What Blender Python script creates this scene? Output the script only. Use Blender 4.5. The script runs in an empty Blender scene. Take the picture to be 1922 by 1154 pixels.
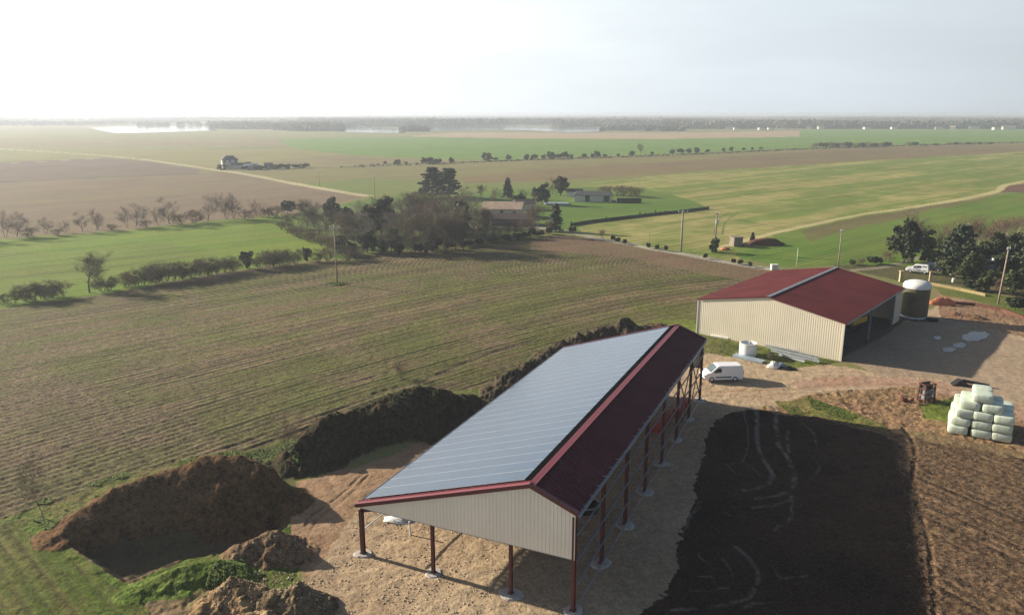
import bpy, math, random
import numpy as np
from mathutils import Vector, Matrix, Euler
rnd = random.Random(7)
R = math.radians
SC = bpy.context.scene

# ------------------------------------------------------------------ camera
F, CX, CY, HY, H = 1450.0, 961.0, 577.0, 213.5, 31.5      # focal length in photo pixels, centre, horizon row, flying height
PITCH = math.atan((CY - HY) / F)
cam = bpy.data.cameras.new("camera"); camo = bpy.data.objects.new("camera", cam); SC.collection.objects.link(camo)
cam.sensor_width = 36; cam.sensor_fit = 'HORIZONTAL'; cam.lens = 36 * F / 1922
cam.clip_start = 0.5; cam.clip_end = 60000
camo.location = (0, 0, H); camo.rotation_euler = (math.pi / 2 - PITCH, 0, 0)
SC.camera = camo

# ------------------------------------------------------------------ light
VEIL_LO, VEIL_HI = 2.2, 14.5                               # brightness of the hazy horizon away from and toward the sun
SUN_AZ, SUN_EL = 295.5, 19.6                               # degrees clockwise from +Y
w = bpy.data.worlds.new("World"); SC.world = w; w.use_nodes = True
nt = w.node_tree; nt.nodes.clear()
def N(nt, t, **k):
    n = nt.nodes.new(t)
    for a, b in k.items():
        if a[0] == '_': n.inputs[a[1:].replace('_', ' ')].default_value = b
        else: setattr(n, a, b)
    return n
out = N(nt, 'ShaderNodeOutputWorld'); bg = N(nt, 'ShaderNodeBackground'); sky = N(nt, 'ShaderNodeTexSky')
sky.sky_type = 'NISHITA'; sky.sun_disc = False; sky.sun_elevation = R(SUN_EL); sky.sun_rotation = R(SUN_AZ)
sky.air_density = 1.0; sky.dust_density = 1.8; sky.ozone_density = 1.0; sky.altitude = 30
# thin low haze and cloud veil, shaped to stay low so it adds little fill light: pale near the horizon, brightest round the sun, blue-grey overhead
tc = N(nt, 'ShaderNodeTexCoord'); mp = N(nt, 'ShaderNodeMapping'); mp.inputs['Scale'].default_value = (1, 1, 5)
no = N(nt, 'ShaderNodeTexNoise'); no.inputs['Scale'].default_value = 3.2; no.inputs['Detail'].default_value = 6; no.inputs['Roughness'].default_value = .55
L = nt.links.new
def wmr(v, a, b, c, d, smooth=True):
    n = N(nt, 'ShaderNodeMapRange', interpolation_type='SMOOTHSTEP' if smooth else 'LINEAR')
    for k, q in zip(('From Min', 'From Max', 'To Min', 'To Max'), (a, b, c, d)): n.inputs[k].default_value = q
    L(v, n.inputs['Value']); return n.outputs[0]
def wm(op, a, b):
    n = N(nt, 'ShaderNodeMath', operation=op)
    for i, q in enumerate((a, b)):
        if isinstance(q, (int, float)): n.inputs[i].default_value = q
        else: L(q, n.inputs[i])
    return n.outputs[0]
sx_ = N(nt, 'ShaderNodeSeparateXYZ'); L(tc.outputs['Generated'], sx_.inputs[0])
dt = N(nt, 'ShaderNodeVectorMath', operation='DOT_PRODUCT'); L(tc.outputs['Generated'], dt.inputs[0])
dt.inputs[1].default_value = (math.sin(R(SUN_AZ)) * math.cos(R(SUN_EL)), math.cos(R(SUN_AZ)) * math.cos(R(SUN_EL)), math.sin(R(SUN_EL)))
L(tc.outputs['Generated'], mp.inputs['Vector']); L(mp.outputs[0], no.inputs['Vector'])
veil = wmr(sx_.outputs[2], .12, .27, .95, .0)
lum = wm('MULTIPLY', wmr(dt.outputs['Value'], -.9, .95, VEIL_LO, VEIL_HI, False), wmr(no.outputs['Fac'], .35, .7, .97, 1.04))
warm = wmr(dt.outputs['Value'], .1, .9, 0, 1)
vc = N(nt, 'ShaderNodeMix', data_type='RGBA'); vc.inputs[6].default_value = (.85, .935, 1.0, 1); vc.inputs[7].default_value = (1, .985, .93, 1); L(warm, vc.inputs[0])
vs_ = N(nt, 'ShaderNodeVectorMath', operation='SCALE'); L(vc.outputs[2], vs_.inputs[0]); L(lum, vs_.inputs['Scale'])
mx = N(nt, 'ShaderNodeMix', data_type='RGBA')
L(veil, mx.inputs[0]); L(sky.outputs[0], mx.inputs[6]); L(vs_.outputs[0], mx.inputs[7]); L(mx.outputs[2], bg.inputs['Color']); L(bg.outputs[0], out.inputs[0])
bg.inputs['Strength'].default_value = 0.05
sl = bpy.data.lights.new("sun", 'SUN'); sl.energy = 5.0; sl.angle = R(0.6); sl.color = (1.0, .875, .69)
so = bpy.data.objects.new("sun", sl); SC.collection.objects.link(so)
sdir = Vector((math.sin(R(SUN_AZ)) * math.cos(R(SUN_EL)), math.cos(R(SUN_AZ)) * math.cos(R(SUN_EL)), math.sin(R(SUN_EL))))
so.rotation_euler = (-sdir).to_track_quat('-Z', 'Y').to_euler()
SC.view_settings.view_transform = 'Standard'; SC.view_settings.look = 'None'
SC.view_settings.exposure = 1.0; SC.view_settings.gamma = 1
SC.render.engine = 'CYCLES'
SC.cycles.max_bounces = 6; SC.cycles.diffuse_bounces = 3; SC.cycles.glossy_bounces = 3; SC.cycles.volume_bounces = 1
SC.cycles.transparent_max_bounces = 8; SC.cycles.use_denoising = True
HAZE = 3.0e-4

# ------------------------------------------------------------------ helpers
def G(u, v, z=0.0):
    """photo pixel -> point on the plane at height z"""
    x = (u - CX) / F; y = (CY - v) / F
    dy = math.cos(PITCH) + y * math.sin(PITCH); dz = -math.sin(PITCH) + y * math.cos(PITCH)
    t = (z - H) / dz
    return np.array([x * t, dy * t, z])
def ppx(x, y):
    """ground arrays -> photo pixel"""
    fz = y * math.cos(PITCH) + H * math.sin(PITCH); up = y * math.sin(PITCH) - H * math.cos(PITCH)
    return CX + F * x / fz, CY - F * up / fz
def hgt(u, vb, vt):
    g = G(u, vb); c, s = math.cos(PITCH), math.sin(PITCH)
    k = (CY - vt) / F
    # (y s + (z-H) c) = k (y c - (z-H) s)
    return H + g[1] * (k * c - s) / (c + k * s)
_h = np.random.RandomState(3).rand(256, 256)
def vnoise(x, y):
    xi = np.floor(x).astype(int); yi = np.floor(y).astype(int); fx = x - xi; fy = y - yi
    fx = fx * fx * (3 - 2 * fx); fy = fy * fy * (3 - 2 * fy)
    a = _h[xi % 256, yi % 256]; b = _h[(xi + 1) % 256, yi % 256]; c = _h[xi % 256, (yi + 1) % 256]; d = _h[(xi + 1) % 256, (yi + 1) % 256]
    return (a * (1 - fx) + b * fx) * (1 - fy) + (c * (1 - fx) + d * fx) * fy
def fbm(x, y, s, o=4):
    r = 0; a = .5; t = 0
    for i in range(o):
        r = r + a * vnoise(x / s + 17.3 * i, y / s + 9.1 * i); t += a; a *= .5; s *= .5
    return r / t
def inpoly(px, py, poly):
    c = np.zeros(px.shape, bool); n = len(poly)
    for i in range(n):
        x1, y1 = poly[i]; x2, y2 = poly[(i + 1) % n]
        if y1 == y2: continue
        c ^= ((y1 > py) != (y2 > py)) & (px < (x2 - x1) * (py - y1) / (y2 - y1) + x1)
    return c
def dline(x, y, pts):
    """distance to a polyline, signed side and the parameter along it"""
    best = np.full(x.shape, 1e9); T = np.zeros(x.shape); S = np.zeros(x.shape)
    for i in range(len(pts) - 1):
        ax, ay = pts[i][:2]; bx, by = pts[i + 1][:2]; dx, dy = bx - ax, by - ay; l2 = dx * dx + dy * dy + 1e-9
        t = np.clip(((x - ax) * dx + (y - ay) * dy) / l2, 0, 1)
        d = np.hypot(x - ax - t * dx, y - ay - t * dy); m = d < best
        best[m] = d[m]; T[m] = i + t[m]; S[m] = ((x - ax) * dy - (y - ay) * dx)[m]
    return best, T, S
def spline(pts, n=6):
    P = [np.array(p, float) for p in pts]; P = [2 * P[0] - P[1]] + P + [2 * P[-1] - P[-2]]; o = []
    for i in range(1, len(P) - 2):
        for k in range(n):
            t = k / n; a, b, c, d = P[i - 1:i + 3]
            o.append(.5 * (2 * b + (c - a) * t + (2 * a - 5 * b + 4 * c - d) * t * t + (3 * b - a - 3 * c + d) * t ** 3))
    o.append(P[-2]); return o

# ------------------------------------------------------------------ materials
def mat(name, col, rough=.8, metal=0, var=.15, scale=3, bump=0, bscale=None, col2=None, spec=.3, objvar=0, coat=0, detail=4):
    m = bpy.data.materials.new(name); m.use_nodes = True; t = m.node_tree; b = t.nodes['Principled BSDF']
    b.inputs['Roughness'].default_value = rough; b.inputs['Metallic'].default_value = metal
    b.inputs['Specular IOR Level'].default_value = spec; b.inputs['Coat Weight'].default_value = coat
    g = N(t, 'ShaderNodeNewGeometry'); n = N(t, 'ShaderNodeTexNoise'); n.inputs['Scale'].default_value = scale; n.inputs['Detail'].default_value = detail
    t.links.new(g.outputs['Position'], n.inputs['Vector'])
    c2 = col2 or tuple(c * (1 - var) for c in col)
    c1 = col if col2 else tuple(min(1, c * (1 + var)) for c in col)
    mr = N(t, 'ShaderNodeMapRange'); mr.inputs['From Min'].default_value = .3; mr.inputs['From Max'].default_value = .7
    mi = N(t, 'ShaderNodeMix', data_type='RGBA'); mi.inputs[6].default_value = (*c1, 1); mi.inputs[7].default_value = (*c2, 1)
    t.links.new(n.outputs['Fac'], mr.inputs['Value']); t.links.new(mr.outputs[0], mi.inputs[0]); last = mi.outputs[2]
    if objvar:
        oi = N(t, 'ShaderNodeObjectInfo'); mm = N(t, 'ShaderNodeMapRange'); mm.inputs['To Min'].default_value = 1 - objvar; mm.inputs['To Max'].default_value = 1 + objvar
        ml = N(t, 'ShaderNodeMix', data_type='RGBA', blend_type='MULTIPLY'); ml.inputs[0].default_value = 1
        t.links.new(oi.outputs['Random'], mm.inputs['Value']); t.links.new(last, ml.inputs[6]); t.links.new(mm.outputs[0], ml.inputs[7]); last = ml.outputs[2]
    t.links.new(last, b.inputs['Base Color'])
    if bump:
        n2 = N(t, 'ShaderNodeTexNoise'); n2.inputs['Scale'].default_value = bscale or scale * 3; n2.inputs['Detail'].default_value = 5
        t.links.new(g.outputs['Position'], n2.inputs['Vector'])
        bp = N(t, 'ShaderNodeBump'); bp.inputs['Strength'].default_value = 1; bp.inputs['Distance'].default_value = bump
        t.links.new(n2.outputs['Fac'], bp.inputs['Height']); t.links.new(bp.outputs[0], b.inputs['Normal'])
    return m
M = {}
M['steel_red'] = mat('painted_steel_oxide', (.10, .018, .02), .45, var=.1, spec=.5)
M['roof_red'] = mat('dark_red_sheet', (.105, .024, .032), .6, var=.2, scale=.5, spec=.12)
M['roof_red2'] = mat('burgundy_roof_sheet', (.10, .019, .023), .7, var=.2, scale=.3, spec=.12)
M['flash'] = mat('red_flashing', (.19, .042, .055), .4, var=.08, spec=.6)
M['dark'] = mat('dark_gap', (.008, .008, .009), 1.0, spec=0)
M['clad'] = mat('beige_cladding', (.82, .76, .65), .5, var=.035, scale=.5, spec=.4)
M['clad2'] = mat('cream_cladding', (.68, .63, .51), .5, var=.04, scale=.4, spec=.4)
M['galv'] = mat('galvanised_steel', (.42, .46, .50), .45, metal=.6, var=.15, scale=2)
M['galvd'] = mat('grey_steel', (.22, .26, .31), .5, metal=.3, var=.15, scale=2)
M['pvglass'] = mat('solar_glass', (.022, .055, .115), .20, var=.10, scale=.4, spec=.5, coat=.35)
M['pvframe'] = mat('aluminium_frame', (.50, .53, .56), .4, metal=.2, var=.05)
M['concrete'] = mat('concrete', (.46, .43, .40), .85, var=.2, scale=2.5, bump=.03)
M['white'] = mat('white_paint', (.86, .88, .91), .25, var=.02, spec=.5, coat=.3)
M['whited'] = mat('white_plastic', (.72, .73, .72), .5, var=.1, scale=1.5)
M['glass'] = mat('dark_glass', (.02, .03, .035), .08, var=.1, spec=.8)
M['glassl'] = mat('windscreen_glass', (.10, .14, .15), .08, var=.1, spec=1.0)
M['tyre'] = mat('tyre_rubber', (.02, .02, .02), .8)
M['rim'] = mat('wheel_rim', (.38, .39, .4), .4, metal=.6)
M['trim'] = mat('black_plastic', (.03, .03, .032), .6)
M['lamp'] = mat('headlight_lens', (.6, .62, .65), .1, spec=.8)
M['redlamp'] = mat('tail_light_lens', (.35, .02, .02), .2)
M['blue_paint'] = mat('pale_blue_paint', (.38, .46, .55), .3, coat=.3)
M['grey_paint'] = mat('dark_blue_paint', (.05, .07, .12), .3, coat=.3)
M['tank'] = mat('olive_tank_shell', (.095, .088, .048), .5, var=.15, scale=.8)
M['bale'] = mat('pale_green_wrap', (.56, .64, .53), .35, var=.10, scale=1.3, bump=.02, bscale=4, spec=.6, objvar=.06)
M['rust'] = mat('rusty_iron', (.16, .06, .035), .8, col2=(.05, .03, .025), scale=4, bump=.02)
M['red_mach'] = mat('red_machine_paint', (.42, .03, .03), .45, var=.2)
M['bluesheet'] = mat('bluish_sheet_metal', (.33, .42, .50), .4, metal=.3, var=.15)
M['wood'] = mat('weathered_pole_wood', (.30, .25, .19), .85, var=.25, scale=3)
M['bark'] = mat('bark', (.09, .072, .055), .9, var=.3, scale=4)
M['barkp'] = mat('pale_bark', (.30, .26, .21), .9, var=.3, scale=3)
M['twig'] = mat('grey_brown_twigs', (.20, .17, .14), .9, var=.25, scale=1.2, objvar=.12)
M['twigb'] = mat('brown_twigs', (.165, .115, .078), .9, var=.3, scale=1.2, objvar=.15)
M['twigo'] = mat('olive_twigs', (.145, .132, .08), .9, var=.3, scale=1.0, objvar=.15)
M['clod'] = mat('soil_clods', (.09, .06, .038), .95, var=.3)
M['leafd'] = mat('dark_evergreen_leaves', (.026, .042, .018), .7, col2=(.055, .072, .028), scale=.8, objvar=.15)
M['leafm'] = mat('mid_green_leaves', (.05, .075, .025), .7, col2=(.085, .10, .035), scale=.8, objvar=.15)
M['leafb'] = mat('blue_green_needles', (.032, .055, .035), .7, col2=(.06, .085, .05), scale=.8, objvar=.1)
M['farwood'] = mat('distant_wood_foliage', (.12, .105, .08), .9, col2=(.06, .065, .045), scale=.01)
M['tile'] = mat('clay_tile_roof', (.46, .36, .26), .85, col2=(.33, .24, .18), scale=.8, bump=.05)
M['tiled'] = mat('brown_tile_roof', (.075, .055, .05), .85, var=.2, scale=.8)
M['slate'] = mat('dark_slate_roof', (.07, .07, .075), .7, var=.2)
M['render'] = mat('cream_render_wall', (.62, .56, .47), .85, var=.1, scale=.6)
M['wrender'] = mat('white_render_wall', (.58, .57, .53), .85, var=.05, scale=.5)
M['brick'] = mat('orange_brick', (.55, .20, .10), .9, col2=(.40, .15, .09), scale=1.5, bump=.05)
M['hutc'] = mat('darkened_grey_concrete', (.20, .17, .145), .9, var=.25, scale=1.5)  # hut concrete, its shade put into an even darker colour
M['stone'] = mat('rough_limestone', (.40, .33, .23), .9, var=.3, scale=2, bump=.04)
M['tarp'] = mat('black_plastic_sheet', (.02, .02, .022), .35, var=.3, bump=.03)
M['yellow'] = mat('yellow_paint', (.55, .38, .03), .5)
M['green_paint'] = mat('green_machine_paint', (.04, .14, .04), .5)
M['straw'] = mat('straw', (.30, .24, .12), .9, var=.3)
M['grassb'] = mat('green_blades', (.10, .16, .028), .8, col2=(.16, .20, .05), scale=.6)

# ------------------------------------------------------------------ mesh builder
class MB:
    def __init__(s): s.v = []; s.f = []; s.m = []
    def add(s, vs, fs, mi=0):
        o = len(s.v); s.v += [tuple(map(float, p)) for p in vs]; s.f += [tuple(i + o for i in f) for f in fs]; s.m += [mi] * len(fs)
    def box(s, c, d, rz=0, mi=0, rx=0, ry=0):
        h = [x / 2 for x in d]; Rm = Euler((rx, ry, rz)).to_matrix()
        vs = [Vector(c) + Rm @ Vector((sx * h[0], sy * h[1], sz * h[2])) for sx in (-1, 1) for sy in (-1, 1) for sz in (-1, 1)]
        s.add(vs, [(0, 1, 3, 2), (4, 6, 7, 5), (0, 4, 5, 1), (2, 3, 7, 6), (0, 2, 6, 4), (1, 5, 7, 3)], mi)
    def beam(s, a, b, wd, hd, mi=0):
        a, b = Vector(a), Vector(b); d = b - a; z = d.normalized(); up = Vector((0, 0, 1)) if abs(z.z) < .95 else Vector((0, 1, 0))
        x = z.cross(up).normalized() * wd / 2; y = x.cross(z).normalized() * hd / 2
        vs = [p + sx * x + sy * y for p in (a, b) for sx, sy in ((-1, -1), (1, -1), (1, 1), (-1, 1))]
        s.add(vs, [(0, 1, 2, 3), (7, 6, 5, 4), (0, 4, 5, 1), (1, 5, 6, 2), (2, 6, 7, 3), (3, 7, 4, 0)], mi)
    def ibeam(s, a, b, wd, hd, mi=0):
        a, b = Vector(a), Vector(b); z = (b - a).normalized(); up = Vector((0, 0, 1)) if abs(z.z) < .95 else Vector((0, 1, 0))
        x = z.cross(up).normalized(); y = x.cross(z).normalized()
        for k in (-1, 1): s.beam2(a + y * k * hd / 2, b + y * k * hd / 2, x * wd / 2, y * .012, mi)
        s.beam2(a, b, x * .01, y * (hd / 2 - .012), mi)
    def beam2(s, a, b, x, y, mi=0):
        vs = [p + sx * x + sy * y for p in (a, b) for sx, sy in ((-1, -1), (1, -1), (1, 1), (-1, 1))]
        s.add(vs, [(0, 1, 2, 3), (7, 6, 5, 4), (0, 4, 5, 1), (1, 5, 6, 2), (2, 6, 7, 3), (3, 7, 4, 0)], mi)
    def tube(s, pts, rs, n=8, mi=0, cap=True):
        pts = [Vector(p) for p in pts]; o = len(s.v); k = len(pts)
        if not hasattr(rs, '__len__'): rs = [rs] * k
        for i, p in enumerate(pts):
            d = (pts[min(i + 1, k - 1)] - pts[max(i - 1, 0)]).normalized()
            x = d.orthogonal().normalized() if abs(d.z) < .9 else (Vector((1, 0, 0)) - d * d.x).normalized()
            y = d.cross(x)
            for j in range(n):
                a = 2 * math.pi * j / n; s.v.append(tuple(p + (x * math.cos(a) + y * math.sin(a)) * rs[i]))
        for i in range(k - 1):
            for j in range(n):
                s.f.append((o + i * n + j, o + i * n + (j + 1) % n, o + (i + 1) * n + (j + 1) % n, o + (i + 1) * n + j)); s.m.append(mi)
        if cap:
            s.f.append(tuple(o + j for j in range(n))[::-1]); s.f.append(tuple(o + (k - 1) * n + j for j in range(n))); s.m += [mi, mi]
    def lathe(s, prof, n=32, c=(0, 0, 0), mi=0):
        o = len(s.v)
        for r, z in prof:
            for j in range(n):
                a = 2 * math.pi * j / n; s.v.append((c[0] + r * math.cos(a), c[1] + r * math.sin(a), c[2] + z))
        for i in range(len(prof) - 1):
            for j in range(n):
                s.f.append((o + i * n + j, o + i * n + (j + 1) % n, o + (i + 1) * n + (j + 1) % n, o + (i + 1) * n + j)); s.m.append(mi)
    def prism(s, poly, a, b, axis=1, mi=0):
        """polygon in the (x,z) plane (axis=1) extruded along y from a to b"""
        n = len(poly); vs = []
        for q in (a, b):
            for p in poly: vs.append((p[0], q, p[1]) if axis == 1 else ((q, p[0], p[1]) if axis == 0 else (p[0], p[1], q)))
        fs = [tuple(range(n)), tuple(range(2 * n - 1, n - 1, -1))] + [(i, i + n, (i + 1) % n + n, (i + 1) % n) for i in range(n)]
        s.add(vs, fs, mi)
    def build(s, name, mats, parent=None, smooth=False, bevel=0):
        me = bpy.data.meshes.new(name); me.from_pydata(s.v, [], s.f)
        if not isinstance(mats, (list, tuple)): mats = [mats]
        for m_ in mats: me.materials.append(M[m_] if isinstance(m_, str) else m_)
        if len(mats) > 1: me.polygons.foreach_set('material_index', s.m)
        if smooth: me.polygons.foreach_set('use_smooth', [True] * len(me.polygons))
        me.update(); o = bpy.data.objects.new(name, me); SC.collection.objects.link(o)
        if parent: o.parent = parent
        if bevel:
            bv = o.modifiers.new('bevel', 'BEVEL'); bv.width = bevel; bv.segments = 2; bv.limit_method = 'ANGLE'; bv.angle_limit = R(35)
        return o
def tag(o, label=None, cat=None, group=None, kind=None):
    if label: o['label'] = label
    if cat: o['category'] = cat
    if group: o['group'] = group
    if kind: o['kind'] = kind
    return o
def empty(name, loc, rz=0, label=None, cat=None, group=None):
    o = bpy.data.objects.new(name, None); SC.collection.objects.link(o); o.location = loc; o.rotation_euler = (0, 0, rz)
    o.empty_display_size = .3
    return tag(o, label, cat, group)
def copy_thing(src, loc, rz, sc, label, group=None, cat=None):
    r = src.copy(); SC.collection.objects.link(r); r.location = loc; r.rotation_euler = (0, 0, rz); r.scale = sc if hasattr(sc, '__len__') else (sc,) * 3
    r['label'] = label
    if group: r['group'] = group
    elif 'group' in r: del r['group']
    if cat: r['category'] = cat
    for ch in src.children:
        c = ch.copy(); SC.collection.objects.link(c); c.parent = r
        for g in ch.children:
            d = g.copy(); SC.collection.objects.link(d); d.parent = c
    return r
ORD = ['first', 'second', 'third', 'fourth', 'fifth', 'sixth', 'seventh', 'eighth', 'ninth', 'tenth', 'eleventh', 'twelfth', 'thirteenth', 'fourteenth',
       'fifteenth', 'sixteenth', 'seventeenth', 'eighteenth', 'nineteenth', 'twentieth', 'twenty-first', 'twenty-second', 'twenty-third', 'twenty-fourth',
       'twenty-fifth', 'twenty-sixth', 'twenty-seventh', 'twenty-eighth', 'twenty-ninth', 'thirtieth', 'thirty-first', 'thirty-second', 'thirty-third', 'thirty-fourth',
       'thirty-fifth', 'thirty-sixth', 'thirty-seventh', 'thirty-eighth', 'thirty-ninth', 'fortieth', 'forty-first', 'forty-second', 'forty-third', 'forty-fourth', 'forty-fifth']

# ================================================================== TERRAIN
HEAPS = [  # name, label, crest (u, v, height), near width, far width, noise, colours
 ('spoil_heap', 'large brown earth heap beside the pit at the lower left', [(128, 985, .8), (160, 950, 1.6), (205, 918, 2.3), (300, 882, 3.0), (400, 853, 3.7), (450, 851, 3.8), (495, 878, 2.9), (532, 915, 1.1)], 5.0, 4.6, (.165, .088, .038), (.105, .062, .026), .18),
 ('earth_bank', 'long dark weedy earth bank between the stubble field and the solar barn', [(552, 842, 1.6), (600, 792, 2.8), (680, 757, 3.3), (760, 735, 3.5), (830, 733, 3.4), (880, 742, 2.6), (908, 752, .9)], 5.2, 4.2, (.055, .036, .019), (.030, .034, .012), .55),
 ('earth_bank', 'crumbled earth bank running behind the far half of the solar barn', [(925, 722, .9), (975, 690, 1.7), (1020, 662, 1.8), (1052, 641, 1.5), (1100, 620, 2.4), (1150, 606, 2.6), (1180, 602, 2.8), (1212, 612, 1.4)], 4.2, 3.4, (.085, .062, .042), (.05, .044, .026), .8),
 ('spoil_heap', 'small brown soil heap behind the far gable end of the solar barn', [(1222, 606, 1.1), (1240, 604, 1.3)], 2.6, 2.2, (.16, .09, .055), (.10, .07, .04), .4),
 ('gravel_heap', 'small stony heap between the pit and the yard', [(452, 1025, .9), (500, 998, 1.7), (525, 997, 1.8), (550, 1020, .9)], 2.6, 2.4, (.26, .17, .10), (.14, .09, .05), .35),
 ('gravel_heap', 'light stony rubble heap at the bottom edge, left of the dark one', [(405, 1112, 1.0), (440, 1086, 1.6), (470, 1100, 1.3)], 2.3, 2.0, (.34, .23, .12), (.20, .13, .07), .5),
 ('gravel_heap', 'pale rubble heap cut off by the bottom edge of the photo', [(450, 1150, .8), (500, 1146, 1.0)], 1.6, 1.5, (.36, .27, .16), (.24, .16, .09), .4),
 ('gravel_heap', 'darker rubble heap at the bottom edge nearest the barn', [(515, 1108, 1.3), (560, 1098, 1.6), (598, 1118, 1.0)], 2.3, 2.0, (.24, .17, .10), (.12, .09, .055), .5),
 ('grassy_mound', 'low grassy mound in front of the pit', [(262, 1092, .5), (330, 1064, .9), (400, 1050, .9), (450, 1062, .5)], 2.6, 1.5, (.085, .15, .018), (.12, .16, .03), .12),
 ('soil_pile', 'low pile of turned soil beside the yard, right of the tank', [(1795, 588, .4), (1835, 592, .5)], 1.4, 1.2, (.12, .06, .035), (.22, .13, .08), .3),
]
for hp in HEAPS: pass
def heap_z(x, y):
    """height added by each heap; returns total and index of the heap that gives it"""
    tot = np.zeros(x.shape); idx = np.full(x.shape, -1)
    for k, (nm, lb, crest, wn, wf, c1, c2, rough) in enumerate(HEAPS):
        pts = [G(*c) for c in crest]; hs = [c[2] for c in crest]
        x0 = min(p[0] for p in pts) - 9; x1 = max(p[0] for p in pts) + 9; y0 = min(p[1] for p in pts) - 9; y1 = max(p[1] for p in pts) + 9
        m = (x > x0) & (x < x1) & (y > y0) & (y < y1)
        if not m.any(): continue
        xx, yy = x[m], y[m]
        d, t, s = dline(xx, yy, pts); hh = np.interp(t, range(len(hs)), hs); mh = max(hs)
        n1 = fbm(xx + 31 * k, yy, 2.6, 3) - .5; n2 = fbm(xx, yy + 57 * k, .7, 3) - .5
        wd = np.where(s > 0, wn, wf) * (.45 + .55 * hh / mh) * (1 + .7 * n1)
        q = np.clip(1 - d / wd, 0, 1)
        q = np.where(q > .8, q - (q - .8) ** 2 * 1.6, q)
        z = hh * (q ** 1.05) / .94 * (1 + rough * .9 * n1) + rough * 1.3 * n2 * np.minimum(1, q * 4) + rough * .35 * (fbm(xx, yy, .25, 2) - .5) * np.minimum(1, q * 4)
        z = np.where(q > 0.01, np.maximum(z, 0), 0)
        b = z > tot[m]; a = tot[m]; a[b] = z[b]; tot[m] = a
        ii = idx[m]; ii[b & (z > .06)] = k; idx[m] = ii
    return tot, idx
PIT = [G(u, v)[:2] for u, v in [(128, 1022), (175, 1000), (300, 985), (430, 965), (520, 940), (548, 955), (540, 990), (500, 1010), (450, 1035), (400, 1040), (330, 1050), (265, 1080), (232, 1092), (170, 1050)]]
def base_z(x, y):
    z = np.zeros(x.shape)
    m = (x > -45) & (x < -10) & (y > 40) & (y < 75)
    if m.any():
        xx, yy = x[m], y[m]; ins = inpoly(xx, yy, PIT); d, _, _ = dline(xx, yy, PIT + [PIT[0]])
        z[m] -= np.where(ins, np.clip(d / 1.3, 0, 1) ** .8 * 1.5 * (1 + .2 * (fbm(xx, yy, 1.5) - .5)), 0)
    r = np.hypot(x, y)
    z += (fbm(x, y, 12, 4) - .5) * .25 * np.clip((r - 20) / 40, 0, 1) * np.clip((600 - r) / 400, 0, 1)
    return z
def ground_z(x, y):
    X = np.array([float(x)]); Y = np.array([float(y)])
    return float(base_z(X, Y)[0] + heap_z(X, Y)[0][0])
def on(u, v): g = G(u, v); return Vector((g[0], g[1], ground_z(g[0], g[1])))

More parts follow.
